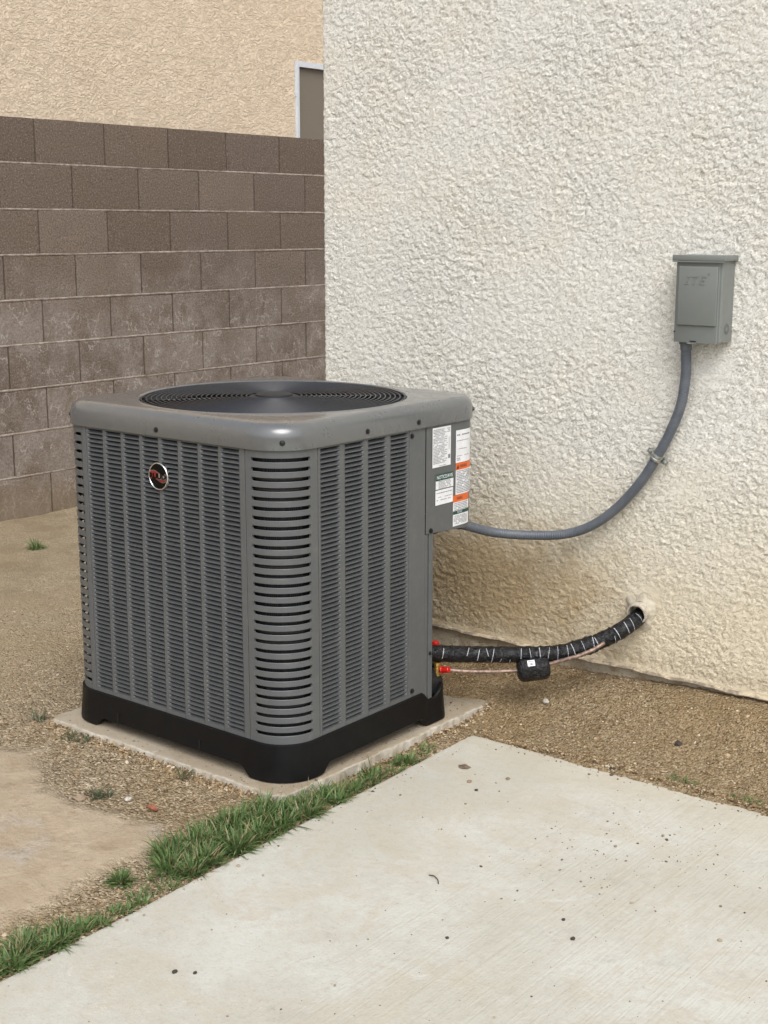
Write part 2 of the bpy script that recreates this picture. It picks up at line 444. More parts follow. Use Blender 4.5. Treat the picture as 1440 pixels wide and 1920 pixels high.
# ------------------------------------------------------------------ mesh helpers
class MB:
    def __init__(s):
        s.v, s.f = [], []
    def add(s, vs, fs):
        o = len(s.v)
        s.v += [tuple(a) for a in vs]
        s.f += [tuple(i+o for i in f) for f in fs]
        return s
    def quad(s, a, b, c, d):
        return s.add([a, b, c, d], [(0, 1, 2, 3)])
    def box(s, x0, x1, y0, y1, z0, z1):
        return s.add([(x0, y0, z0), (x1, y0, z0), (x1, y1, z0), (x0, y1, z0), (x0, y0, z1), (x1, y0, z1), (x1, y1, z1), (x0, y1, z1)],
                     [(3, 2, 1, 0), (4, 5, 6, 7), (0, 1, 5, 4), (1, 2, 6, 5), (2, 3, 7, 6), (3, 0, 4, 7)])
    def rows(s, rows, closed=False, capends=False):
        o = len(s.v)
        n = len(rows[0])
        for r in rows:
            s.v += [tuple(a) for a in r]
        for i in range(len(rows)-1):
            for j in range(n if closed else n-1):
                k = (j+1) % n
                s.f.append((o+i*n+j, o+i*n+k, o+(i+1)*n+k, o+(i+1)*n+j))
        if capends:
            s.f.append(tuple(o+j for j in reversed(range(n))))
            s.f.append(tuple(o+(len(rows)-1)*n+j for j in range(n)))
        return s
    def tube(s, pts, rad, seg=12, cap=True, flat=1.0):
        pts = [Vector(p) for p in pts]
        rad = rad if hasattr(rad, '__len__') else [rad]*len(pts)
        prev = None
        rows = []
        for i, p in enumerate(pts):
            d = (pts[min(i+1, len(pts)-1)]-pts[max(i-1, 0)]).normalized()
            if prev is None:
                a = d.cross(Vector((0, 0, 1)))
                if a.length < 1e-3: a = d.cross(Vector((0, 1, 0)))
                a.normalize()
            else:
                a = (prev-d*prev.dot(d)).normalized()
            prev = a
            b = d.cross(a)
            rows.append([p+(a*math.cos(t)+b*math.sin(t)*flat)*rad[i] for t in [2*PI*k/seg for k in range(seg)]])
        return s.rows(rows, True, cap)
    def build(s, name, mat, parent=None, smooth=False, link=True):
        me = bpy.data.meshes.new(name)
        me.from_pydata(s.v, [], s.f)
        me.materials.append(mat)
        me.update()
        if smooth is True:
            me.polygons.foreach_set('use_smooth', [True]*len(me.polygons))
        elif smooth:
            me.polygons.foreach_set('use_smooth', [True]*len(me.polygons))
            try: me.set_sharp_from_angle(angle=math.radians(smooth))
            except Exception: pass
        o = bpy.data.objects.new(name, me)
        COL.objects.link(o)
        if parent is not None:
            o.parent = parent
            o.matrix_parent_inverse = parent.matrix_world.inverted()
        return o

def bevel(o, w, seg=2, angle=40):
    bm = bmesh.new()
    bm.from_mesh(o.data)
    bmesh.ops.remove_doubles(bm, verts=bm.verts, dist=1e-6)
    es = [e for e in bm.edges if len(e.link_faces) == 2 and e.calc_face_angle(0) > math.radians(angle)]
    bmesh.ops.bevel(bm, geom=es, offset=w, segments=seg, profile=0.5, affect='EDGES', clamp_overlap=True)
    bm.to_mesh(o.data)
    bm.free()
    o.data.polygons.foreach_set('use_smooth', [True]*len(o.data.polygons))
    try: o.data.set_sharp_from_angle(angle=math.radians(35))
    except Exception: pass
    return o

def thing(name, label, cat, loc=(0, 0, 0), group=None):
    o = bpy.data.objects.new(name, None)
    o.empty_display_size = 0.1
    COL.objects.link(o)
    o.location = loc
    o.matrix_world = Matrix.Translation(loc)
    o['label'] = label
    o['category'] = cat
    if group: o['group'] = group
    return o
def tag(o, label=None, cat=None, group=None, kind=None):
    for k, v in (('label', label), ('category', cat), ('group', group), ('kind', kind)):
        if v: o[k] = v
    return o
def instance(src, parent, mat_offset=None):
    c = src.copy()
    COL.objects.link(c)
    c.parent = parent
    if mat_offset is not None: c.location = mat_offset
    return c

def catmull(P, n=8):
    P = [Vector(p) for p in P]
    Q = [P[0]*2-P[1]] + P + [P[-1]*2-P[-2]]
    out = []
    for i in range(1, len(Q)-2):
        a, b, c, d = Q[i-1:i+3]
        for k in range(n):
            t = k/n
            out.append(0.5*((2*b)+(c-a)*t+(2*a-5*b+4*c-d)*t*t+(3*b-a-3*c+d)*t**3))
    out.append(P[-1])
    return out

# ------------------------------------------------------------------ numpy noise
def perlin(x, y, seed=0):
    xi, yi = np.floor(x).astype(np.int64), np.floor(y).astype(np.int64)
    xf, yf = x-xi, y-yi
    def grad(ix, iy):
        h = (ix*374761393 + iy*668265263 + seed*1442695041) & 0xffffffff
        h = ((h ^ (h >> 13))*1274126177) & 0xffffffff
        a = ((h ^ (h >> 16)) & 0xffff)/65536*2*np.pi
        return np.cos(a), np.sin(a)
    u, v = xf*xf*xf*(xf*(xf*6-15)+10), yf*yf*yf*(yf*(yf*6-15)+10)
    def d(ox, oy):
        gx, gy = grad(xi+ox, yi+oy)
        return gx*(xf-ox)+gy*(yf-oy)
    a = d(0, 0)*(1-u)+d(1, 0)*u
    b = d(0, 1)*(1-u)+d(1, 1)*u
    return (a*(1-v)+b*v)*1.41
def fbm(x, y, oct=4, seed=0, rough=0.5):
    s, a, t = 0, 1, 0
    for i in range(oct):
        s = s+perlin(x*2**i+i*17.3, y*2**i-i*9.1, seed+i)*a
        t += a
        a *= rough
    return s/t
def sstep(a, b, x):
    t = np.clip((x-a)/(b-a), 0, 1)
    return t*t*(3-2*t)

def grid_mesh(name, V, nu, nv, mat, parent=None, attrs=None, flip=False):
    """V (nu*nv,3) in rows of nv"""
    me = bpy.data.meshes.new(name)
    idx = np.arange(nu*nv).reshape(nu, nv)
    q = np.stack([idx[:-1, :-1], idx[1:, :-1], idx[1:, 1:], idx[:-1, 1:]], -1).reshape(-1, 4)
    if flip: q = q[:, ::-1]
    me.vertices.add(nu*nv)
    me.vertices.foreach_set('co', V.astype(np.float32).ravel())
    me.loops.add(q.size)
    me.loops.foreach_set('vertex_index', q.ravel().astype(np.int32))
    me.polygons.add(len(q))
    me.polygons.foreach_set('loop_start', np.arange(0, q.size, 4, dtype=np.int32))
    me.polygons.foreach_set('loop_total', np.full(len(q), 4, dtype=np.int32))
    me.polygons.foreach_set('use_smooth', np.ones(len(q), dtype=bool))
    me.update(calc_edges=True)
    for k, a in (attrs or {}).items():
        at = me.attributes.new(k, 'FLOAT', 'POINT')
        at.data.foreach_set('value', a.astype(np.float32).ravel())
    me.materials.append(mat)
    o = bpy.data.objects.new(name, me)
    COL.objects.link(o)
    if parent:
        o.parent = parent
        o.matrix_parent_inverse = parent.matrix_world.inverted()
    return o

def raw_mesh(name, V, F, mat, parent=None, smooth=False):
    """V (n,3), F (m,k) fixed-size polygons"""
    me = bpy.data.meshes.new(name)
    k = F.shape[1]
    me.vertices.add(len(V))
    me.vertices.foreach_set('co', V.astype(np.float32).ravel())
    me.loops.add(F.size)
    me.loops.foreach_set('vertex_index', F.ravel().astype(np.int32))
    me.polygons.add(len(F))
    me.polygons.foreach_set('loop_start', np.arange(0, F.size, k, dtype=np.int32))
    me.polygons.foreach_set('loop_total', np.full(len(F), k, dtype=np.int32))
    me.polygons.foreach_set('use_smooth', np.full(len(F), smooth, dtype=bool))
    me.update(calc_edges=True)
    me.materials.append(mat)
    o = bpy.data.objects.new(name, me)
    COL.objects.link(o)
    if parent:
        o.parent = parent
        o.matrix_parent_inverse = parent.matrix_world.inverted()
    return o

def axis_coords(segs):
    out = [segs[0][0]]
    for a, b, st in segs:
        k = max(1, int(round((b-a)/st)))
        out += list(a+(b-a)*(np.arange(1, k+1)/k))
    return np.array(out)

# ------------------------------------------------------------------ ground
SLAB_Z = 0.050
def ground_h(x, y):
    base = 0.040 - 0.066*sstep(-0.6, -2.8, x)
    dp = np.maximum(np.maximum(-0.43-x, x-0.385), np.maximum(-0.40-y, y-0.43))
    base = base+0.016*(1-sstep(0.0, 0.16, dp))*(1-0.7*sstep(0.30, 0.40, x))
    rise = sstep(0.25, 0.66, y)*(0.062+0.045*np.clip(x/0.9, 0, 1.1))
    rise = rise*sstep(-0.75, -0.30, x)
    base = base+rise
    # banked up a little against slab back edge
    base = base+0.014*sstep(0.45, 0.75, x)*sstep(0.20, 0.26, y)*(1-sstep(0.26, 0.5, y))
    # left foreground is compacted and nearly level with the pad
    return base+0.010*fbm(x*2.6, y*2.6, 3, 5)+0.004*fbm(x*14, y*14, 3, 9)
PATCH = [(-0.66, -0.66), (-0.33, -0.50), (-0.22, -0.56), (-0.11, -0.63), (0.0, -0.63), (0.109, -0.613), (0.225, -0.577), (0.30, -0.68), (0.325, -0.76), (0.32, -0.86), (0.345, -0.97), (0.36, -1.3), (0.30, -2.0), (-0.9, -2.0), (-1.1, -0.9)]
def poly_sd(px, py, poly):
    P = np.array(poly)
    Q = np.roll(P, -1, 0)
    d = np.full(px.shape, 1e9)
    ins = np.zeros(px.shape, bool)
    for (ax, ay), (bx, by) in zip(P, Q):
        ex, ey = bx-ax, by-ay
        t = np.clip(((px-ax)*ex+(py-ay)*ey)/(ex*ex+ey*ey), 0, 1)
        d = np.minimum(d, np.hypot(px-ax-t*ex, py-ay-t*ey))
        c = ((ay > py) != (by > py)) & (px < (bx-ax)*(py-ay)/((by-ay) if by != ay else 1e-9)+ax)
        ins ^= c
    return np.where(ins, -d, d)
gx = axis_coords([(-60, -12, 8), (-12, -4, 1), (-4, -1.2, 0.03), (-1.2, 1.5, 0.009), (1.5, 3, 0.08), (3, 12, 1), (12, 60, 8)])
gy = axis_coords([(-60, -12, 8), (-12, -2.5, 1), (-2.5, -1.5, 0.05), (-1.5, 0.72, 0.009), (0.72, 3, 0.03), (3, 12, 1), (12, 60, 8)])
GX, GY = np.meshgrid(gx, gy, indexing='ij')
GZ = ground_h(GX, GY)
sdp = poly_sd(GX, GY, PATCH)
patchm = 1-sstep(-0.10, 0.06, sdp+0.03*fbm(GX*9, GY*9, 3, 3))
nearm = ((GX > -1.3) & (GX < 1.6) & (GY > -1.6) & (GY < 0.75))
GZ = GZ + np.where(nearm, (1-patchm)*(0.0035*perlin(GX*55, GY*55, 21)+0.002*perlin(GX*105, GY*105, 22)), 0)
GZ = GZ + patchm*0.006
# keep the soil below the slab and pad bodies
GZ = np.where((GX > 0.52) & (GY < 0.20), np.minimum(GZ, 0.0), GZ)
GZ = np.where((GX > -0.37) & (GX < 0.31) & (GY > -0.33) & (GY < 0.36), 0.0, GZ)
gr = grid_mesh('ground', np.stack([GX, GY, GZ], -1).reshape(-1, 3), len(gx), len(gy), M['ground'], attrs={'patch': patchm})
tag(gr, kind='structure')
def gz(x, y):
    return float(ground_h(np.array([x]), np.array([y]))[0])

# ------------------------------------------------------------------ patio slab (edges slightly ragged)
def ragged_slab(name, outline, ztop, zbot, mat, edge_r=0.008, step=0.02, rag=0.003, seed=1, dens=0.03):
    P = [Vector((a, b, 0)) for a, b in outline]
    pts = []
    for i, a in enumerate(P):
        b = P[(i+1) % len(P)]
        k = max(1, int((b-a).length/step)) if (b-a).length < 2.6 else 40
        for j in range(k):
            pts.append(a.lerp(b, j/k))
    N = len(pts)
    arr = np.array([(p.x, p.y) for p in pts])
    nx = np.roll(arr, -1, 0)-np.roll(arr, 1, 0)
    nrm = np.stack([nx[:, 1], -nx[:, 0]], -1)
    nrm /= np.linalg.norm(nrm, axis=1)[:, None]
    j = (fbm(arr[:, 0]*11, arr[:, 1]*11, 5, seed, 0.75)*rag*1.7)
    arr = arr+nrm*j[:, None]
    m = MB()
    rows = []
    for inset, z in [(0.0, zbot), (0.0, ztop-edge_r*1.3), (edge_r*0.12, ztop-edge_r*0.7), (edge_r*0.45, ztop-edge_r*0.25), (edge_r*1.2, ztop-0.0006), (edge_r*3, ztop)]:
        q = arr-(nrm*inset if inset < edge_r*0.5 else nrm*edge_r*0.5+(arr-arr.mean(0))/np.linalg.norm(arr-arr.mean(0), axis=1)[:, None]*(inset-edge_r*0.5))
        rr = fbm(arr[:, 0]*75+z*220, arr[:, 1]*75, 3, seed+3, 0.7)*rag*0.55*(1 if z < ztop-0.001 else 0.2)
        rows.append([(q[i, 0]+nrm[i, 0]*rr[i], q[i, 1]+nrm[i, 1]*rr[i], z) for i in range(N)])
    m.rows(rows, True)
    o = len(m.v)-N
    cen_ = arr.mean(0)
    m.v.append((cen_[0], cen_[1], ztop))
    for i in range(N): m.f.append((o+i, o+(i+1) % N, len(m.v)-1))
    ob = m.build(name, mat, smooth=50)
    return ob
slab = ragged_slab('patio', [(0.485, -1.225), (0.52, -3.6), (4.5, -3.6), (4.5, 0.262), (1.233, 0.250), (0.80, 0.244), (0.452, 0.238), (0.446, 0.225)], SLAB_Z, -0.06, M['slab'], 0.006, 0.012, 0.0022, 11)
tag(slab, kind='structure')
pad = ragged_slab('equipment_pad', [(-0.436, -0.385), (-0.42, -0.402), (0.355, -0.400), (0.378, -0.380), (0.385, 0.405), (0.365, 0.428), (-0.43, 0.43)], 0.075, 0.0, M['pad'], 0.005, 0.005, 0.0065, 5)
tag(pad, 'worn concrete pad with chipped edges under the grey air conditioner', 'concrete pad')

# ------------------------------------------------------------------ white stucco house wall
YH, XC, ZS = 0.656, -0.414, 0.164
house = thing('house_wall', 'pale rough stucco house wall on the right, with conduit and grey box fixed to it', 'house wall', (XC, YH, 0))
RC = 0.012
seg_side = axis_coords([(-2.5, -0.15, 0.05), (-0.15, -0.012, 0.004)])         # along the side wall, s<0
ss = np.concatenate([seg_side, axis_coords([(-0.009, 0.009, 0.003)]), axis_coords([(0.012, 1.66, 0.0023), (1.66, 3.0, 0.02), (3.0, 6.0, 0.1)])])
zs = axis_coords([(ZS, 2.12, 0.0023), (2.12, 3.2, 0.04)])
SS, ZZ = np.meshgrid(ss, zs, indexing='ij')
arc = RC*PI/2/2
# map s to the corner path : s<-arc side wall, |s|<arc arc, s>arc front wall
th = np.clip((SS+arc)/(2*arc), 0, 1)*(PI/2)
cx, cy = XC+RC, YH+RC
BX = np.where(SS < -arc, XC, np.where(SS > arc, XC+RC+(SS-arc), cx-RC*np.cos(th)))
BY = np.where(SS < -arc, YH+RC+(-SS-arc), np.where(SS > arc, YH, cy-RC*np.sin(th)))
NX = np.where(SS < -arc, -1, np.where(SS > arc, 0, -np.cos(th)))
NY = np.where(SS < -arc, 0, np.where(SS > arc, -1, -np.sin(th)))
wx = perlin(SS*95, ZZ*105, 31)*0.0050+perlin(SS*170, ZZ*180, 32)*0.0030
wz = perlin(SS*70+9, ZZ*80+4, 33)*0.0065+perlin(SS*150+9, ZZ*160, 34)*0.0030
U, W = SS+wx, ZZ+wz
nn = fbm(U*50, W*74, 4, 41, 0.60)
t = nn*3.9+1.0*fbm(SS*5, ZZ*5, 2, 77)
fl = np.floor(t)
fr = t-fl
plate = fl+sstep(0.0, 0.13, fr)*0.93+fr*0.07
loc = 0.60+0.38*sstep(-0.25, 0.35, fbm(SS*3.1, ZZ*3.1, 3, 55))
h = plate*0.00145*loc
rid = 1-np.abs(fbm(U*62, W*75, 3, 61, 0.55))*3.4
h = h+np.clip(rid, 0, 1)*0.0004
h = h+perlin(U*130, W*150, 71)*0.0003
# smoother smear above the pipe hole
sm = np.exp(-(((SS-(0.70-XC))/0.050)**2+((ZZ-0.365)/0.045)**2)**1.5)
sm = np.maximum(sm, 0.8*np.exp(-(((SS-(0.80-XC))/0.055)**2+((ZZ-0.66)/0.028)**2)**2))
sm = np.maximum(sm, 0.8*np.exp(-(((SS-(0.855-XC))/0.06)**2+((ZZ-0.97)/0.05)**2)**2))
h = h*(1-sm*0.9)
h = h-0.004
bot = sstep(ZS, ZS+0.02, ZZ)
h = h*bot
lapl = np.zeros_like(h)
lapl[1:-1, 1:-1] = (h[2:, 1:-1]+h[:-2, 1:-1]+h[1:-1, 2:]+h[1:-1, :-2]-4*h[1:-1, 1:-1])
cav = np.clip(lapl/0.0022, 0, 1)  # mask for the crevice shade and dirt painted into the stucco colour
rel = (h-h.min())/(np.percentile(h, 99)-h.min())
V = np.stack([BX+NX*h, BY+NY*h, ZZ], -1).reshape(-1, 3)
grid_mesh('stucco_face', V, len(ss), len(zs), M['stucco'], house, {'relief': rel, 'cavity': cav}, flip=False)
# weep screed lip and foundation
m = MB()
XX = np.arange(-0.41, 6.0, 0.03)
rows = []
for xx in XX:
    j = 0.0012*math.sin(xx*31)+0.001*math.sin(xx*77)
    rows.append([(xx, 0.668, ZS+0.004+j), (xx, 0.6495+j, ZS+0.002+j), (xx, 0.6475+j, ZS-0.003+j), (xx, 0.650+j, ZS-0.006+j), (xx, 0.668, ZS-0.006+j)])
m.rows(rows)
m.build('weep_screed', M['screed'], house, 40)
fx = axis_coords([(-0.405, 1.4, 0.012), (1.4, 6, 0.2)])
fz = axis_coords([(-0.1, ZS-0.004, 0.008)])
FX, FZ = np.meshgrid(fx, fz, indexing='ij')
lump = fbm(FX*13, FZ*13, 4, 91, 0.6)
FY = 0.672-0.010*sstep(-0.1, 0.3, lump)*sstep(0.15, 0.10, FZ+0.02*lump)-0.004*fbm(FX*50, FZ*50, 3, 92)
grid_mesh('foundation', np.stack([FX, FY, FZ], -1).reshape(-1, 3), len(fx), len(fz), M['foundation'], house)
MB().quad((-0.405, 3.0, -0.1), (-0.405, 0.672, -0.1), (-0.405, 0.672, ZS), (-0.405, 3.0, ZS)).build('side_foundation', M['foundation'], house)
# loose plaster lumps hanging below the screed on the right
# sleeve
m = MB()
ring = []
cen = Vector((0.690, 0.652, 0.326))
dirp = Vector((0.05, -1.0, -0.15)).normalized()
a = dirp.cross(Vector((0, 0, 1))).normalized(); b = dirp.cross(a)
rows = []
for d, r in [(-0.02, 0.0285), (0.018, 0.0285), (0.024, 0.0275), (0.024, 0.0235), (-0.03, 0.0235)]:
    rows.append([cen+dirp*d+(a*math.cos(t)+b*math.sin(t))*r*(1+0.02*math.sin(5*t)) for t in [2*PI*k/28 for k in range(28)]])
m.rows(rows, True)
m.build('pipe_sleeve', M['pvc'], house, 40)
# caulk smear around it
m = MB()
rows = []
for k in range(3):
    rr = []
    for i in range(72):
        t = 2*PI*i/72
        r = [0.027, 0.033, 0.042][k]*(1+[0.04, 0.22, 0.42][k]*mnoise.noise(Vector((math.cos(t)*1.6, math.sin(t)*1.6, 3.0)))+[0, 0.06, 0.10][k]*mnoise.noise(Vector((math.cos(t)*6, math.sin(t)*6, 1.0))))
        if k == 2: r *= 1.05
        rr.append((0.690+r*math.cos(t), 0.656-[0.010, 0.006, -0.001][k], 0.328+r*math.sin(t)))
    rows.append(rr)
m.rows(rows, True)
m.build('sealant_ring', M['patch'], house, True)

# ------------------------------------------------------------------ block wall
XB, ZB = -2.912, 1.794
bw = thing('block_wall', 'brown concrete block garden wall behind the air conditioner', 'block wall', (XB-0.075, 3, 0))
BLW, BLH, BT = 0.4064-0.0085, 0.2032-0.0095, 0.15
def block_mesh(seed, w):
    o = MB().box(-BT, 0, -w/2, w/2, 0, BLH).build('block', M['block'])
    bm = bmesh.new(); bm.from_mesh(o.data)
    bmesh.ops.subdivide_edges(bm, edges=[e for e in bm.edges if abs(e.verts[0].co.x-e.verts[1].co.x) < 1e-6 and e.verts[0].co.x > -0.01], cuts=5, use_grid_fill=True)
    for v in bm.verts:
        if v.co.x > -0.001:
            q = v.co*22+Vector((seed*7.1, 0, seed*3.3))
            edge = (abs(v.co.y) > w/2-1e-4) or v.co.z < 1e-4 or v.co.z > BLH-1e-4
            v.co.x += (mnoise.noise(q)*0.0012) - (0.002 if edge else 0)
            if edge:
                if abs(v.co.y) > w/2-1e-4: v.co.y += mnoise.noise(q*1.7+Vector((3, 1, 2)))*0.0018
                if v.co.z < 1e-4 or v.co.z > BLH-1e-4: v.co.z += mnoise.noise(q*1.9)*0.0016
    bm.to_mesh(o.data); bm.free()
    o.data.polygons.foreach_set('use_smooth', [True]*len(o.data.polygons))
    try: o.data.set_sharp_from_angle(angle=math.radians(30))
    except Exception: pass
    me = o.data
    bpy.data.objects.remove(o)
    return me
bmeshes = [block_mesh(i, BLW) for i in range(4)]
YB0 = 1.3388
for k in range(1, 11):
    off = 0.5 if k % 2 else 0.0
    # joints sit at YB0+.4064*(i+off'), odd label rows carry no offset below the top course
    sh = 0.0 if (k % 2 == 0) else 0.5
    for i in range(-9, 11):
        yc = YB0+0.4064*(i+sh+0.5)
        o = bpy.data.objects.new('block', bmeshes[(i*3+k*5) % 4])
        COL.objects.link(o)
        o.parent = bw
        o.location = Vector((XB+random.uniform(-0.0012, 0.0012), yc+random.uniform(-0.0008, 0.0008), ZB-0.2032*k+0.0048))-bw.location
m = MB().box(XB-BT+0.003, XB-0.006, YB0-3.9, YB0+4.6, -0.30, ZB-0.004)
m.build('mortar_core', M['mortardark'], bw)
for k in range(1, 10):
    z = ZB-0.2032*k
    yy = np.arange(YB0-3.9, YB0+4.6, 0.02)
    mm = MB()
    rows = []
    for y in yy:
        e = 0.0016*mnoise.noise(Vector((y*9, k*3.1, 0)))+0.0009*mnoise.noise(Vector((y*40, k, 5)))
        e2 = max(0, mnoise.noise(Vector((y*5, k*7.7, 2)))-0.25)*0.008
        rows.append([(XB-0.007, y, z+0.0062), (XB-0.0015+e, y, z+0.0050+e2*0.4), (XB-0.0005+e+e2*0.3, y, z+0.0005), (XB-0.0015+e, y, z-0.0048-e2), (XB-0.007, y, z-0.0060)])
    mm.rows(rows)
    mm.build('bed_joint', M['mortar'], bw, True)

# ------------------------------------------------------------------ neighbour house
XN = -4.9
nh = thing('neighbour_house', 'tan stucco neighbouring house behind the block wall, with a white framed window', 'house', (XN, 5, 0))
W0, W1, WZ0, WZ1 = 5.487, 6.55, 1.45, 2.526
m = MB()
def wallq(y0, y1, z0, z1):
    m.quad((XN, y0, z0), (XN, y1, z0), (XN, y1, z1), (XN, y0, z1))
wallq(-6, W0, -0.3, 5); wallq(W1, 12, -0.3, 5); wallq(W0, W1, -0.3, WZ0); wallq(W0, W1, WZ1, 5)
for (a, b, c, d) in [((W0, WZ0), (W1, WZ0), 0, 0), ((W1, WZ0), (W1, WZ1), 0, 0), ((W1, WZ1), (W0, WZ1), 0, 0), ((W0, WZ1), (W0, WZ0), 0, 0)]:
    m.quad((XN, a[0], a[1]), (XN, b[0], b[1]), (XN-0.08, b[0], b[1]), (XN-0.08, a[0], a[1]))
m.build('stucco_wall', M['stuccofar'], nh)
m = MB()
m.box(XN-0.06, XN+0.012, W0+0.002, W0+0.040, WZ0+0.002, WZ1-0.002)
m.box(XN-0.06, XN+0.012, W1-0.040, W1-0.002, WZ0+0.002, WZ1-0.002)
m.box(XN-0.06, XN+0.0115, W0+0.040, W1-0.040, WZ1-0.040, WZ1-0.002)
m.box(XN-0.06, XN+0.0115, W0+0.040, W1-0.040, WZ0+0.002, WZ0+0.040)
m.box(XN-0.05, XN+0.022, W0+0.006, W0+0.014, WZ0+0.004, WZ1-0.004)
wf = m.build('window', M['framewhite'], nh)
MB().box(XN-0.03, XN-0.020, W0+0.040, W1-0.040, WZ0+0.040, WZ1-0.040).build('insect_screen', M['screen'], wf)
MB().box(XN-0.055, XN-0.05, W0+0.040, W1-0.040, WZ0+0.040, WZ1-0.040).build('pane', M['glass'], wf)
MB().box(XN-0.02, XN+0.016, W0-0.004, W0+0.006, 2.27, 2.30).build('screen_clip', M['framewhite'], wf)

# ------------------------------------------------------------------ air conditioner
AX0, AX1, AY0, AY1, AR = -0.402, 0.356, -0.356, 0.400, 0.090
ZB0, ZP0, ZP1 = 0.075, 0.160, 0.846
ac = thing('air_conditioner', 'large square grey air conditioner condenser with louvered sides on a black base', 'air conditioner', ((AX0+AX1)/2, (AY0+AY1)/2, ZB0))
LA, LB = AX1-AX0-2*AR, AY1-AY0-2*AR
QA = AR*PI/2
PER = 2*LA+2*LB+4*QA
def pp(s, off=0.0):
    """point and outward normal on the rounded cabinet outline; s=0 at the start of the flat of the side facing -Y"""
    s = s % PER
    segs = [('A', LA), ('c1', QA), ('B', LB), ('c2', QA), ('C', LA), ('c3', QA), ('D', LB), ('c4', QA)]
    for nme, L in segs:
        if s <= L+1e-12: break
        s -= L
    t = s/AR
    if nme == 'A': p, q = (AX0+AR+s, AY0), (0, -1)
    elif nme == 'B': p, q = (AX1, AY0+AR+s), (1, 0)
    elif nme == 'C': p, q = (AX1-AR-s, AY1), (0, 1)
    elif nme == 'D': p, q = (AX0, AY1-AR-s), (-1, 0)
    else:
        k = {'c1': (AX1-AR, AY0+AR, -PI/2), 'c2': (AX1-AR, AY1-AR, 0), 'c3': (AX0+AR, AY1-AR, PI/2), 'c4': (AX0+AR, AY0+AR, PI)}[nme]
        a = k[2]+t
        q = (math.cos(a), math.sin(a))
        p = (k[0]+AR*q[0], k[1]+AR*q[1])
    return Vector((p[0]+q[0]*off, p[1]+q[1]*off, 0)), Vector((q[0], q[1], 0))
def P3(s, off, z):
    p, _ = pp(s, off)
    return Vector((p.x, p.y, z))
def sX(x): return x-(AX0+AR)                 # s on side A
def sY(y): return LA+QA+y-(AY0+AR)           # s on side B
def samples(s0, s1, step=0.008):
    """sample arclengths: only dense on the arcs"""
    marks = [s0, s1]
    b = 0
    base = [0, LA, LA+QA, LA+QA+LB, LA+2*QA+LB, 2*LA+2*QA+LB, 2*LA+3*QA+LB, 2*LA+3*QA+2*LB, PER]
    allb = [x-PER for x in base]+base+[x+PER for x in base]
    arcs = [(base[i], base[i+1]) for i in (1, 3, 5, 7)]
    arcs = arcs+[(a-PER, b-PER) for a, b in arcs]
    for x in allb:
        if s0 < x < s1: marks.append(x)
    for a, b2 in arcs:
        k = int(math.ceil((b2-a)/step))
        for i in range(k+1):
            x = a+(b2-a)*i/k
            if s0 < x < s1: marks.append(x)
    marks = sorted(marks)
    out = [marks[0]]
    for x in marks[1:]:
        if x-out[-1] > 1e-5: out.append(x)
    return out
def patch(m, s0, s1, z0, z1, off=0.0, step=0.008):
    """closed-front strip of sheet following the outline"""
    ss_ = samples(s0, s1, step)
    m.rows([[P3(s, off, z0), P3(s, off, z1)] for s in ss_])
def sheet(m, s0, s1, z0, z1, off=0.0, th=0.0015, r=0.0008):
    """sheet panel with thickness and tiny rounded edges"""
    ss_ = samples(s0, s1)
    ss2 = [s0, s0+r]+[s for s in ss_ if s0+r+1e-5 < s < s1-r-1e-5]+[s1-r, s1]
    rows = []
    for i, s in enumerate(ss2):
        e = off-(r if i in (0, len(ss2)-1) else 0)
        rows.append([P3(s, off-th-0.004, z0), P3(s, e-r, z0), P3(s, e, z0+r), P3(s, e, z1-r), P3(s, e-r, z1), P3(s, off-th-0.004, z1)])
    m.rows(rows)
    for row in (rows[0], rows[-1]):
        m.add(row, [tuple(range(6))])

ZPIT = 0.01085
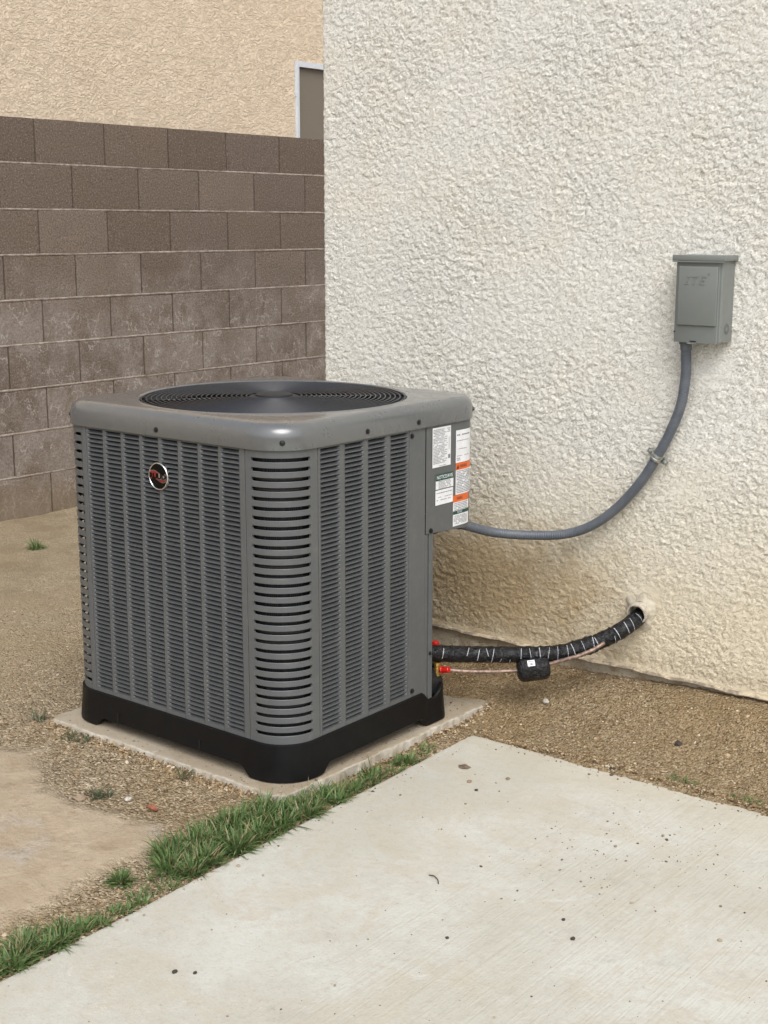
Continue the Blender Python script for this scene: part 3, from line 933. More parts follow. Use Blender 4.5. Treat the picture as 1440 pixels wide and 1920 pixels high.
# louvered panels ------------------------------------------------
def louver_blade(w, h, D):
    m = MB()
    nu, nv = 9, 4
    us = [0, 0.05, 0.13, 0.26, 0.5, 0.74, 0.87, 0.95, 1.0]
    rows = []
    for i, u in enumerate(us):
        e = (1-abs(2*u-1)**5)**0.7 if 0 < u < 1 else 0
        r = []
        for j in range(nv):
            v = j/(nv-1)
            r.append((u*w, D*e*(0.45*v+0.55*v*v)+0.0002, v*h*0.80))
        rows.append(r)
    m.rows(rows)
    return m
SLH = 0.0080
def louver_panel(s0, s1, cols, cw, ztop_first, nrow, name_panel, axis):
    """cols: list of s starts; builds the slotted sheet as one part and yields louver placements"""
    m = MB()
    z_edges = []
    zf = ztop_first
    ybot = zf-(nrow-1)*ZPIT-SLH
    # vertical bars
    xs = [s0]
    for c in cols: xs += [c, c+cw]
    xs.append(s1)
    r = 0.0007
    for i in range(0, len(xs), 2):
        a, b = xs[i], xs[i+1]
        lo = a if i else a
        # front strip plus the return lips beside the slots
        m.rows([[P3(a, -0.0035 if i else -0.005, ZP0), P3(a, -0.0035 if i else -0.005, ZP1)], [P3(a, -r, ZP0), P3(a, -r, ZP1)], [P3(a+r, 0, ZP0), P3(a+r, 0, ZP1)], [P3(b-r, 0, ZP0), P3(b-r, 0, ZP1)], [P3(b, -r, ZP0), P3(b, -r, ZP1)], [P3(b, -0.0035 if i < len(xs)-2 else -0.005, ZP0), P3(b, -0.0035 if i < len(xs)-2 else -0.005, ZP1)]])
    places = []
    for c in cols:
        # webs above, between, below
        tops = [zf-k*ZPIT for k in range(nrow)]       # top of each slot
        prev = ZP1
        for k in range(nrow+1):
            zt = prev
            zb = tops[k] if k < nrow else ZP0
            lip = 0.0016
            m.rows([[P3(c, 0, zt), P3(c+cw, 0, zt)], [P3(c, 0, zb+0.0005), P3(c+cw, 0, zb+0.0005)], [P3(c, -0.0006, zb), P3(c+cw, -0.0006, zb)], [P3(c, -lip, zb), P3(c+cw, -lip, zb)]][::-1])
            # rounded slot corners
            if k < nrow:
                places.append((c, tops[k]-SLH))
                rr = 0.0022
                for (sx, sg) in ((c, 1), (c+cw, -1)):
                    pts = [P3(sx, 0, tops[k])]
                    for q in range(5):
                        t = q/4*PI/2
                        pts.append(P3(sx+sg*rr*(1-math.sin(t)), 0, tops[k]-rr*(1-math.cos(t))))
                    fs = [(0, i, i+1) if sg < 0 else (0, i+1, i) for i in range(1, 5)]
                    m.add(pts, fs)
                prev = tops[k]-SLH
    o = m.build(name_panel, M['cabinet'], ac, 40)
    return places
plA = louver_panel(sX(-0.2962), sX(0.2402), [sX(-0.290+0.0655*i) for i in range(8)], 0.0550, 0.8350, 61, 'louvered_panel', 'A')
plB = louver_panel(sY(-0.2425), sY(0.0872), [sY(-0.235+0.0835*i) for i in range(4)], 0.0655, 0.8350, 61, 'louvered_panel', 'B')
bladeA = louver_blade(0.0550, SLH, 0.0135)
bladeB = louver_blade(0.0655, SLH, 0.0135)
meA = bladeA.build('louver', M['louver']); dA = meA.data; bpy.data.objects.remove(meA)
meB = bladeB.build('louver', M['louver']); dB = meB.data; bpy.data.objects.remove(meB)
for d_ in (dA, dB): d_.polygons.foreach_set('use_smooth', [True]*len(d_.polygons))
# blade local frame: x along the side, y into the cabinet, z up
allp = []
for c, z in plA:
    p = P3(c, 0, z)
    n_ = Vector((0, -1, 0)); mid = p+Vector((0.0275, 0, 0))
    d = CAM-mid
    allp.append((0.055*abs(d.normalized().dot(n_))/d.length**2, 'A', p))
for c, z in plB:
    p = P3(c, 0, z)
    n_ = Vector((1, 0, 0)); mid = p+Vector((0, 0.0325, 0))
    d = CAM-mid
    allp.append((0.0655*abs(d.normalized().dot(n_))/d.length**2, 'B', p))
allp.sort(key=lambda a: -a[0])
RB = Matrix(((0, -1, 0), (1, 0, 0), (0, 0, 1)))
rest = MB()
for i, (_, k, p) in enumerate(allp):
    if i < 300:
        o = bpy.data.objects.new('louver', dA if k == 'A' else dB)
        COL.objects.link(o)
        o.parent = ac
        o.location = p-ac.location
        if k == 'B': o.rotation_euler = (0, 0, PI/2)
    else:
        src = bladeA if k == 'A' else bladeB
        if k == 'A': vs = [p+Vector(v) for v in src.v]
        else: vs = [p+RB @ Vector(v) for v in src.v]
        rest.add(vs, src.f)
tag(rest.build('louvers', M['louver'], ac, True), kind='stuff')

# corner panels with 30 wide slots -------------------------------
def corner_panel(s0, s1, a, b, name):
    """sheet from s0 to s1, slots from a to b"""
    m = MB()
    th = 0.0035
    for (x0, x1) in ((s0, a), (b, s1)):
        q = samples(x0, x1)
        r = 0.0008
        rows = [[P3(q[0], -0.006, ZP0), P3(q[0], -0.006, ZP1)], [P3(q[0], -r, ZP0), P3(q[0], -r, ZP1)]]
        rows += [[P3(s, 0, ZP0), P3(s, 0, ZP1)] for s in [q[0]+r]+q[1:-1]+[q[-1]-r]]
        rows += [[P3(q[-1], -r, ZP0), P3(q[-1], -r, ZP1)], [P3(q[-1], -0.006, ZP0), P3(q[-1], -0.006, ZP1)]]
        m.rows(rows)
    q = samples(a, b)
    NS, PT, H = 30, 0.0217, 0.0078
    zc0 = 0.8185
    prev = ZP1
    for k in range(NS+1):
        zt = prev
        zb = zc0-k*PT+H/2 if k < NS else ZP0
        prof = []
        if k > 0: prof += [(-0.006, zt-0.0012), (-0.002, zt-0.0002), (-0.0006, zt-0.0002), (0, zt-0.0010)]
        else: prof += [(0, zt)]
        if k < NS: prof += [(0, zb+0.0010), (-0.0006, zb+0.0002), (-0.002, zb+0.0002), (-0.006, zb+0.0015)]
        else: prof += [(0, zb)]
        m.rows([[P3(s, o_, z_) for (o_, z_) in prof][::-1] for s in q])
        if k < NS:
            rr = 0.0040
            for (sx, sg) in ((a, 1), (b, -1)):
                for zz, up_ in ((zb, -1), (zb-H, 1)):
                    pts = [P3(sx, 0, zz)]
                    inner = [P3(sx, -0.004, zz)]
                    for i in range(6):
                        t = i/5*PI/2
                        pts.append(P3(sx+sg*rr*(1-math.sin(t)), -0.0001, zz+up_*rr*(1-math.cos(t))))
                        inner.append(P3(sx+sg*rr*(1-math.sin(t)), -0.004, zz+up_*rr*(1-math.cos(t))))
                    fs = [(0, i, i+1) for i in range(1, 6)]
                    if sg*up_ > 0: fs = [f[::-1] for f in fs]
                    m.add(pts, fs)
                    m.rows([pts[1:], inner[1:]])
            prev = zb-H
    return m.build(name, M['cabinet'], ac, 35)
corner_panel(sX(0.2418), sY(-0.2440), sX(0.2595), sY(-0.2685), 'corner_panel')
sL0 = -(QA+0.025)
corner_panel(sL0-0.0, sX(-0.2978), sL0+0.018, sX(-0.3135), 'corner_panel')
# right-hand plain panel, service post, rest of the cabinet
m = MB(); sheet(m, sY(0.0888), sY(0.1525), ZP0, ZP1); m.build('service_panel', M['cabinet'], ac, 35)
m = MB(); sheet(m, sY(0.1542), sY(0.166), 0.145, 0.5715, -0.0015)
patch(m, sY(0.166), sY(0.171), 0.143, 0.5715, -0.0045)
sheet(m, sY(0.1705), sY(0.1865), 0.140, 0.5715, 0.0002)
m.build('corner_post', M['cabinet'], ac, 35)
# control cover wraps the corner, bottom edge drops toward the wall slightly
m = MB()
ss_ = samples(sY(0.1545), LA+2*QA+LB+0.112, 0.006)
rows = []
for i, s in enumerate(ss_):
    zb = 0.5725-0.010*min(1, (s-ss_[0])/0.17)
    e = 0.0012-(0.0008 if i in (0,) else 0)
    rows.append([P3(s, -0.03, zb), P3(s, e-0.001, zb), P3(s, e, zb+0.001), P3(s, e, ZP1-0.001), P3(s, e-0.0010, ZP1)])
m.rows(rows)
m.build('control_cover', M['cabinet'], ac, 35)
MB().box(0.18, 0.350, 0.160, 0.345, 0.566, 0.572).build('control_box_floor', M['blackplastic'], ac)
# back and far side sheets
m = MB()
sB0 = LA+2*QA+LB+0.115
patch(m, sB0, PER+sL0, ZP0, ZP1, 0)
m.build('back_panel', M['cabinet'], ac, 35)
m = MB()
m.box(0.160, 0.3545, 0.1800, 0.1835, 0.150, 0.566)
m.box(0.156, 0.160, 0.1835, 0.398, 0.150, 0.566)
m.build('valve_plate', M['cabinet'], ac)
# coil
m = MB()
cs = [s for s in samples(-(QA+0.45), sY(0.13), 0.01)]
m.rows([[P3(s, -0.016, 0.12), P3(s, -0.016, ZP1+0.01)] for s in cs])
m.rows([[P3(s, -0.045, 0.12), P3(s, -0.045, ZP1+0.01)] for s in cs[::-1]])
m.build('condenser_coil', M['coil'], ac, True)
MB().box(AX0+0.02, AX1-0.15, AY0+0.05, AY1-0.02, 0.10, 0.13).build('drain_pan', M['blackplastic'], ac)

# cap --------------------------------------------------------------
CCX, CCY = (AX0+AX1)/2, (AY0+AY1)/2
NC = 160
def ring_sq(off, z, rad_extra=0.0):
    out = []
    for i in range(NC):
        s = PER*i/NC
        out.append(s)
    return out
# sample by angle so that the square outline matches the round opening
angs = [2*PI*i/NC for i in range(NC)]
def sq_at(ang, off):
    """radial hit on the rounded rectangle outline offset by off"""
    hx, hy, r = (AX1-AX0)/2+off, (AY1-AY0)/2+off, max(AR+off, 0.03)
    dx, dy = math.cos(ang), math.sin(ang)
    lo, hi = 0.0, 1.0
    for _ in range(36):
        md = (lo+hi)/2
        x, y = abs(dx*md)-(hx-r), abs(dy*md)-(hy-r)
        d = math.hypot(max(x, 0), max(y, 0))+min(max(x, y), 0)-r
        if d < 0: lo = md
        else: hi = md
    return CCX+dx*lo, CCY+dy*lo
m = MB()
rows = []
prof = [(0.0005, 0.8435), (0.0062, 0.8405), (0.0068, 0.8425), (0.0062, 0.868)]
for q in range(1, 9):
    t = q/8*PI/2
    prof.append((0.0062-0.030*(1-math.cos(t)), 0.868+0.0305*math.sin(t)))
for off, z in prof:
    rows.append([sq_at(a, off)+(z,) for a in angs])
RO = 0.3385
for (k, z) in [(0.35, 0.8987), (0.8, 0.8990)]:
    o0 = [sq_at(a, -0.0238) for a in angs]
    rows.append([(o0[i][0]*(1-k)+(CCX+math.cos(a)*(RO+0.006))*k, o0[i][1]*(1-k)+(CCY+math.sin(a)*(RO+0.006))*k, z) for i, a in enumerate(angs)])
for r, z in [(RO+0.006, 0.8990), (RO+0.003, 0.9005), (RO+0.000, 0.9008), (RO-0.004, 0.8990), (RO-0.0065, 0.8945), (RO-0.008, 0.885), (RO-0.009, 0.862)]:
    rows.append([(CCX+r*math.cos(a), CCY+r*math.sin(a), z) for a in angs])
m.rows(rows, True)
m.build('cap', M['cap'], ac, 60)
# fan guard
def gzr(r): return 0.9005-0.0030*(r/0.33)**2
guard = MB()
rr_ = 0.0045
for r, z in [(0.0625, 0.0)]:
    pass
hubm = MB()
prof = [(0.0001, 0.9055), (0.044, 0.9055), (0.0465, 0.9043), (0.047, 0.9005), (0.060, 0.9000), (0.0625, 0.8990), (0.0635, 0.8955), (0.060, 0.8940)]
hubm.rows([[(CCX+r*math.cos(t), CCY+r*math.sin(t), z) for t in [2*PI*k/48 for k in range(48)]] for r, z in prof], True)
hub = hubm.build('guard_hub', M['hub'], ac, 40)
nring = 22
for k in range(nring):
    r = 0.0700+k*0.01235
    m = MB()
    pts = [(CCX+r*math.cos(t), CCY+r*math.sin(t), gzr(r)) for t in [2*PI*i/72 for i in range(72)]]
    # closed torus
    rows = []
    for p in pts:
        d = Vector((p[0]-CCX, p[1]-CCY, 0)).normalized()
        rows.append([Vector(p)+d*0.0019*math.cos(a)+Vector((0, 0, 0.0019*math.sin(a))) for a in [2*PI*j/6 for j in range(6)]])
    rows.append(rows[0])
    m.rows(rows, True)
    m.build('guard_ring', M['wire'], ac, True)
for k in range(8):
    a = k*PI/4+0.06
    m = MB()
    pts = [(CCX+r*math.cos(a), CCY+r*math.sin(a), gzr(r)-0.0040) for r in [0.055, 0.12, 0.19, 0.26, 0.331]]
    m.tube(pts, 0.0024, 6)
    m.build('guard_rod', M['wire'], ac, True)
for a in (math.radians(38.5), math.radians(218.5), math.radians(128), math.radians(308)):
    m = MB()
    c0 = Vector((CCX+0.3285*math.cos(a), CCY+0.3285*math.sin(a), 0.884))
    m.tube([c0, c0+Vector((0, 0, 0.010))], [0.006, 0.005], 8)
    d = Vector((math.cos(a), math.sin(a), 0))
    m.tube([c0-d*0.025+Vector((0, 0, 0.002)), c0+d*0.004+Vector((0, 0, 0.002))], 0.004, 6, True, 0.5)
    m.build('guard_clip', M['screw'], ac, 40)
# fan, motor, orifice
m = MB()
m.rows([[(CCX+r*math.cos(t), CCY+r*math.sin(t), z) for t in [2*PI*k/64 for k in range(64)]] for r, z in [(0.3295, 0.870), (0.326, 0.84), (0.324, 0.76), (0.33, 0.70)]], True)
m.build('fan_shroud', M['fan'], ac, True)
m = MB()
m.rows([[(CCX+r*math.cos(t), CCY+r*math.sin(t), z) for t in [2*PI*k/40 for k in range(40)]] for r, z in [(0.001, 0.884), (0.06, 0.884), (0.072, 0.875), (0.075, 0.80), (0.06, 0.76), (0.001, 0.76)]], True)
m.build('fan_motor', M['fan'], ac, 40)
for k in range(3):
    m = MB()
    rows = []
    for i in range(9):
        r = 0.07+i*(0.243/8)
        span = 0.62+0.28*(i/8)
        rows.append([(CCX+r*math.cos(k*2*PI/3+1.0+(j/8-0.5)*span*1.45+0.25*i/8), CCY+r*math.sin(k*2*PI/3+1.0+(j/8-0.5)*span*1.45+0.25*i/8), 0.842+(j/8-0.5)*0.045*(0.6+0.4*i/8)+0.006*math.sin(j/8*PI)) for j in range(9)])
    m.rows(rows)
    b = m.build('fan_blade', M['fan'], ac, True)
    md = b.modifiers.new('thick', 'SOLIDIFY'); md.thickness = 0.002
MB().box(AX0+0.05, AX1-0.16, AY0+0.05, AY1-0.06, 0.131, 0.135).build('inner_floor', M['fan'], ac)
# screws
def screw(p, d, r=0.0052):
    m = MB()
    p, d = Vector(p), Vector(d).normalized()
    m.tube([p-d*0.001, p+d*0.0012, p+d*0.0016, p+d*0.0038, p+d*0.0045], [r*1.25, r*1.25, r*0.85, r*0.8, r*0.45], 8)
    m.build('screw', M['screw'], ac, 30)
screw((-0.036, AY0-0.0068, 0.856), (0, -1, 0))
screw((AX1+0.0068, -0.078, 0.8565), (1, 0, 0))
screw((AX1+0.0068, 0.116, 0.8565), (1, 0, 0))
p_, n_ = pp(LA+QA*0.5, 0.0068); screw((p_.x, p_.y, 0.8580), n_)
p_, n_ = pp(LA+QA+LB+QA*0.42, 0.0068); screw((p_.x, p_.y, 0.8620), n_)
p_, n_ = pp(-QA*0.55, 0.0068); screw((p_.x, p_.y, 0.8600), n_)
screw((AX1+0.0005, 0.0975, 0.8245), (1, 0, 0)); screw((AX1+0.0005, 0.1025, 0.182), (1, 0, 0))
screw((AX1+0.0020, 0.1745, 0.5790), (1, 0, 0)); screw((AX1+0.0005, 0.176, 0.262), (1, 0, 0), 0.004)

# base -------------------------------------------------------------
def base_outline(off, cham):
    hx0, hx1, hy0, hy1 = AX0-off, AX1+off, AY0-off, AY1+off
    pts = []
    r = AR+off
    def arc(cx, cy, a0, a1, n=12):
        for i in range(n+1):
            a = a0+(a1-a0)*i/n
            pts.append((cx+r*math.cos(a), cy+r*math.sin(a)))
    arc(hx0+r, hy0+r, PI, 1.5*PI)
    for i in range(1, 24): pts.append((hx0+r+(hx1-hx0-2*r)*i/24, hy0))
    arc(hx1-r, hy0+r, 1.5*PI, 2*PI)
    ys = hy0+r
    ye = 0.215+off*0.3
    for i in range(1, 24): pts.append((hx1, ys+(ye-ys)*i/24))
    # cut-back service corner with a soft shoulder
    k = 0.02
    pts += [(hx1, ye), (hx1-0.003, ye+0.012), (hx1-0.010, ye+0.023), (hx1-0.045, ye+0.068), (hx1-0.085, ye+0.115), (hx1-0.115, ye+0.140), (hx1-0.16, hy1-0.01)]
    pts += [(0.10, hy1), (0.0, hy1), (-0.1, hy1), (-0.2, hy1)]
    arc(hx0+r, hy1-r, 0.5*PI, PI)
    for i in range(1, 12): pts.append((hx0, hy1-r+(hy0-hy1+2*r)*i/12))
    return pts
def base_bottom(x, y):
    """feet at the corners reach the pad, between them the skirt is lifted"""
    dmin = 1e9
    for (cx, cy) in ((AX0, AY0), (AX1, AY0), (AX0, AY1), (0.33, 0.262)):
        dmin = min(dmin, max(abs(x-cx), abs(y-cy)))
    lim = 0.105
    t = min(1, max(0, (dmin-lim)/0.030))
    t = t*t*(3-2*t)
    return ZB0+0.0005+0.024*t
def base_top(x, y):
    if x > AX1-0.03 and y > 0.10:
        if y < 0.146: return 0.1655
        if y < 0.168: return 0.1655-(y-0.146)/0.022*0.024
        if y < 0.195: return 0.1415
        if y < 0.225: return 0.1415+(y-0.195)/0.03*0.020
        return 0.1615
    if y > 0.22 and x > 0.15: return 0.158
    return 0.1650
m = MB()
o0, o1, o2 = base_outline(0.0055, 0), base_outline(0.0075, 0), base_outline(0.0120, 0)
oi = base_outline(-0.003, 0)
def densify(pts):
    out = []
    for i in range(len(pts)):
        a, b = Vector((*pts[i], 0)), Vector((*pts[(i+1) % len(pts)], 0))
        k = 3
        for j in range(k): q = a.lerp(b, j/k); out.append((q.x, q.y))
    return out
oi, o0, o1, o2 = map(densify, (oi, o0, o1, o2))
rows = []
rows.append([(p[0], p[1], base_top(*q)-0.022) for p, q in zip(oi, o0)])
rows.append([(p[0], p[1], base_top(*q)+0.0000) for p, q in zip(oi, o0)])
rows.append([(p[0]*0.5+q[0]*0.5, p[1]*0.5+q[1]*0.5, base_top(*q)+0.0012) for p, q in zip(oi, o0)])
rows.append([(p[0], p[1], base_top(*p)-0.0015) for p in o0])
rows.append([(p[0], p[1], base_top(*q)-0.030) for p, q in zip(o1, o0)])
rows.append([(p[0], p[1], base_bottom(*q)+0.010) for p, q in zip(o2, o0)])
rows.append([(p[0], p[1], base_bottom(*q)+0.003) for p, q in zip(o2, o0)])
rows.append([(p[0], p[1], base_bottom(*q)) for p, q in zip(o1, o0)])
o3 = densify(base_outline(-0.035, 0))
rows.append([(p[0], p[1], base_bottom(*q)) for p, q in zip(oi, o0)])
rows.append([(p[0], p[1], 0.125) for p in o3])
m.rows(rows, True)
m.build('base', M['blackplastic'], ac, 45)
# mould seam marks on the skirt
for x in (-0.205, 0.085):
    MB().box(x-0.0008, x+0.0008, AY0-0.0128, AY0-0.010, 0.100, 0.128).build('mould_seam', M['rubber'], ac)
# black bracket and valves in the open service corner
m = MB()
rows = []
for z, x0, x1, y0, y1 in [(0.140, 0.235, 0.338, 0.205, 0.262), (0.168, 0.240, 0.336, 0.208, 0.260), (0.178, 0.250, 0.330, 0.215, 0.258), (0.192, 0.255, 0.328, 0.220, 0.256)]:
    rows.append([(x0, y0, z), (x1, y0, z), (x1, y1, z), (x0, y1, z)])
m.rows(rows, True, True)
m.build('valve_bracket', M['rubber'], ac)
m = MB()
vp = Vector((0.326, 0.250, 0.0))
m.tube([vp+Vector((0, 0, z)) for z in (0.178, 0.187, 0.188, 0.198, 0.199, 0.204, 0.205, 0.213)], [0.0085, 0.0085, 0.0105, 0.0105, 0.0085, 0.0085, 0.0100, 0.0092], 10)
m.tube([vp+Vector((0, 0, 0.199)), vp+Vector((0.012, 0.006, 0.199))], 0.006, 8)
va = m.build('service_valve', M['brass'], ac, 30)
m = MB()
d = Vector((0.87, 0.10, 0.16)).normalized()
c0 = Vector((0.338, 0.248, 0.1955))
m.tube([c0, c0+d*0.004, c0+d*0.006, c0+d*0.024, c0+d*0.026], [0.0085, 0.0098, 0.0082, 0.0082, 0.0070], 12)
m.tube([c0+d*0.0261, c0+d*0.0265], [0.004, 0.004], 12)
m.build('valve_cap', M['redcap'], va, 30)
m = MB()
c1 = Vector((0.282, 0.300, 0.2360))
m.tube([c1, c1+Vector((0, 0, 0.006)), c1+Vector((0.0, 0, 0.013))], [0.010, 0.011, 0.009], 12)
vb = m.build('valve_cap', M['redcap'], ac, 30)
MB().tube([(0.278, 0.302, 0.200), (0.278, 0.302, 0.234)], 0.007, 12).build('service_valve', M['brass'], ac, 30)
# coarser pan ribs in the notch
MB().box(0.10, 0.255, 0.19, 0.33, 0.126, 0.140).build('drain_shelf', M['blackplastic'], ac)

# badge --------------------------------------------------------------
BC = Vector((-0.036, AY0-0.0030, 0.7465))
def badge_xy(u, v, d):           # u along +X, v up
    return (BC.x+u, BC.y-d, BC.z+v)
R = 0.0320
m = MB()
m.rows([[badge_xy(r*math.cos(t), r*math.sin(t), d) for t in [2*PI*k/48 for k in range(48)]] for r, d in [(R+0.001, -0.004), (R+0.0010, 0.001), (R, 0.0026), (R-0.0012, 0.0030), (R-0.0022, 0.0024), (R-0.0026, 0.0012)]], True)
badge = m.build('badge', M['silver'], ac, True)
m = MB()
m.rows([[badge_xy(r*math.cos(t), r*math.sin(t), d) for t in [2*PI*k/48 for k in range(48)]] for r, d in [(R-0.0020, 0.0010), (R*0.6, 0.0016), (0.0002, 0.0018)]], True)
m.build('badge_face', M['badgeblack'], badge, True)
def wave_band(x0, x1, top, botf, d, mat, name):
    m = MB()
    N = 24
    m.rows([[badge_xy(x0+(x1-x0)*i/N, botf(i/N), d), badge_xy(x0+(x1-x0)*i/N, top(i/N), d)] for i in range(N+1)])
    m.build(name, mat, badge)
wave = lambda t: 0.0042*math.sin(t*2*PI*0.92+0.25)
wave_band(-0.0275, 0.0265, lambda t: 0.0098+wave(t), lambda t: -0.0098+wave(t), 0.0022, M['badgegrey'], 'badge_outline')
wave_band(-0.0268, 0.0258, lambda t: 0.0090+wave(t), lambda t: -0.0090+wave(t), 0.0025, M['badgered'], 'badge_band')
wave_band(0.0020, 0.0250, lambda t: 0.0066, lambda t: -0.0066, 0.0028, M['badgegrey'], 'badge_ground')
def text_mesh(txt, size, extrude=0.0, bold=0.006):
    cu = bpy.data.curves.new('lettering', 'FONT')
    cu.body = txt
    cu.size = size
    cu.align_x = 'CENTER'
    cu.align_y = 'CENTER'
    cu.extrude = extrude
    cu.offset = size*bold
    cu.resolution_u = 3
    o = bpy.data.objects.new('lettering', cu)
    COL.objects.link(o)
    dg = bpy.context.evaluated_depsgraph_get()
    me = bpy.data.meshes.new_from_object(o.evaluated_get(dg))
    bpy.data.objects.remove(o)
    return me
def place_text(me, loc, xdir, parent, mat, name='lettering', sx=1.0, sy=1.0, shear=0.0):
    o = bpy.data.objects.new(name, me)
    COL.objects.link(o)
    me.materials.clear(); me.materials.append(mat)
    for v in me.vertices:
        v.co.x = v.co.x*sx+shear*v.co.y
        v.co.y *= sy
    X = Vector(xdir).normalized(); Y = Vector((0, 0, 1)); Z = X.cross(Y)
    o.parent = parent
    o.matrix_parent_inverse = parent.matrix_world.inverted()
    o.matrix_world = Matrix(((X.x, Y.x, Z.x, loc[0]), (X.y, Y.y, Z.y, loc[1]), (X.z, Y.z, Z.z, loc[2]), (0, 0, 0, 1)))
    return o
bpy.context.view_layer.update()
t_ = text_mesh('RUUD', 0.0165, 0.0002, 0.045)
place_text(t_, badge_xy(-0.0005, 0.0, 0.0033), (1, 0, 0), badge, M['badgeblack'], 'lettering', 1.22, 1.0)

# stickers -----------------------------------------------------------
ST = 0.0020
def sticker(y0, y1, z0, z1, bands, lines, label, big=None, margin=0.004):
    m = MB(); patch(m, sY(y0), sY(y1), z0, z1, ST, 0.004)
    st = m.build('sticker', M['white'], ac, True)
    st['label'] = label
    for (b0, b1, mk) in bands:
        m = MB(); patch(m, sY(y0), sY(y1), b0, b1, ST+0.0003, 0.004)
        m.build('colour_band', M[mk], st, True)
    m = MB()
    rs = random.Random(int(y0*1000+z0*7777))
    for (a, b, za, zb, dz, th, dens) in lines:
        z = zb
        while z > za:
            x = a
            while x < b-0.002:
                w_ = rs.uniform(0.002, 0.009)
                e_ = min(x+w_, b)
                if rs.random() < dens: patch(m, sY(x), sY(e_), z-th, z, ST+0.0004, 0.004)
                x = e_+0.0012
            z -= dz
    if m.f: m.build('printed_text', M['print'], st)
    return st
s1_ = sticker(0.178, 0.254, 0.735, 0.834, [], [(0.181, 0.228, 0.744, 0.829, 0.0036, 0.0017, 0.93), (0.229, 0.240, 0.748, 0.826, 0.0055, 0.0018, 0.55), (0.238, 0.250, 0.815, 0.829, 0.004, 0.002, 0.7), (0.206, 0.235, 0.7378, 0.7385, 0.004, 0.0014, 1)], 'white rating sticker dense with small grey print')
m = MB(); patch(m, sY(0.2455), sY(0.2470), 0.775, 0.806, ST+0.0005); patch(m, sY(0.2425), sY(0.2515), 0.7525, 0.7625, ST+0.0005); m.build('printed_box', M['print'], s1_)
sticker(0.276, 0.350, 0.735, 0.8175, [], [(0.280, 0.340, 0.8045, 0.807, 0.01, 0.0032, 0.95), (0.280, 0.335, 0.789, 0.7915, 0.01, 0.0014, 0.9), (0.280, 0.335, 0.7695, 0.7705, 0.01, 0.0014, 0.9), (0.280, 0.335, 0.752, 0.753, 0.01, 0.0014, 0.9), (0.280, 0.296, 0.739, 0.747, 0.0042, 0.0022, 0.95)], 'white sticker with wide blank fields')
s3_ = sticker(0.1925, 0.2665, 0.6790, 0.7165, [(0.7000, 0.7166, 'greenlabel')], [(0.204, 0.255, 0.681, 0.6985, 0.0034, 0.0015, 0.95)], 'white sticker with a green NOTICE/AVIS band')
bpy.context.view_layer.update()
place_text(text_mesh('NOTICE/AVIS', 0.0118), (AX1+ST+0.0007, 0.2295, 0.7082), (0, 1, 0), s3_, M['white'], 'lettering', 0.96, 1.08)
sticker(0.1915, 0.2655, 0.6390, 0.6765, [], [(0.196, 0.262, 0.6665, 0.670, 0.008, 0.0020, 0.95), (0.196, 0.262, 0.6580, 0.6590, 0.008, 0.0014, 0.8), (0.196, 0.256, 0.6480, 0.652, 0.0042, 0.0018, 0.8)], 'white sticker below the green banded one')
s5_ = sticker(0.2765, 0.352, 0.6535, 0.7345, [(0.7165, 0.7346, 'orangelabel')], [(0.280, 0.345, 0.656, 0.714, 0.0042, 0.0021, 0.95)], 'white sticker with an orange WARNING band at its top')
place_text(text_mesh('WARNING', 0.0105), (AX1+ST+0.0007, 0.312-0.004, 0.7253), (0, 1, 0), s5_, M['printdark'], 'lettering', 0.62, 1.1)
m = MB(); a_ = [(AX1+ST+0.0007, 0.2795, 0.7195), (AX1+ST+0.0007, 0.2905, 0.7195), (AX1+ST+0.0007, 0.2850, 0.7315)]; m.add(a_, [(0, 1, 2)]); m.build('warning_triangle', M['printdark'], s5_)
s6_ = sticker(0.2665, 0.340, 0.5735, 0.6530, [(0.6350, 0.6531, 'orangelabel'), (0.6035, 0.6125, 'greenlabel')], [(0.272, 0.330, 0.614, 0.6325, 0.0042, 0.0020, 0.95), (0.270, 0.330, 0.5775, 0.600, 0.0033, 0.0015, 0.92)], 'white sticker with orange WARNING band and green band')
place_text(text_mesh('WARNING', 0.0105), (AX1+ST+0.0007, 0.2945, 0.6438), (0, 1, 0), s6_, M['printdark'], 'lettering', 0.50, 1.1)
place_text(text_mesh('NOTICE', 0.0070), (AX1+ST+0.0007, 0.2950, 0.6080), (0, 1, 0), s6_, M['white'], 'lettering', 0.8, 1.0)

# ------------------------------------------------------------------ disconnect box
DB = thing('disconnect_box', 'grey metal electrical disconnect box mounted on the stucco wall', 'electrical box', (0.843, 0.656, 1.04))
m = MB()
x0, x1, yb, yf, z0, z1 = 0.7835, 0.9025, 0.660, 0.594, 1.045, 1.238
m.rows([[(x0, yb, z), (x0, yf+0.003, z), (x0+0.003, yf, z), (x1-0.003, yf, z), (x1, yf+0.003, z), (x1, yb, z)] for z in (z0, z1)], True, True)
m.build('box_body', M['boxgrey'], DB, 40)
m = MB()                                   # front cover door, wraps down over the body
m.rows([[(x0-0.0015, yf+0.012, z), (x0-0.0015, yf-0.0005, z), (x0+0.001, yf-0.0025, z), (x1-0.009, yf-0.0025, z), (x1-0.007, yf-0.0005, z), (x1-0.007, yf+0.001, z)] for z in (z0-0.004, z1-0.003)], False)
m.build('door', M['boxgrey'], DB, 40)
o = MB().box(0.7905, 0.8925, yf-0.0075, yf-0.0028, 1.0825, 1.2235).build('raised_panel', M['boxgrey'], DB)
bevel(o, 0.0032, 3)
o = MB().box(x0-0.010, x1+0.008, yf-0.010, yb, 1.2365, 1.2500).build('rain_hood', M['boxgrey'], DB)
bevel(o, 0.0018, 2)
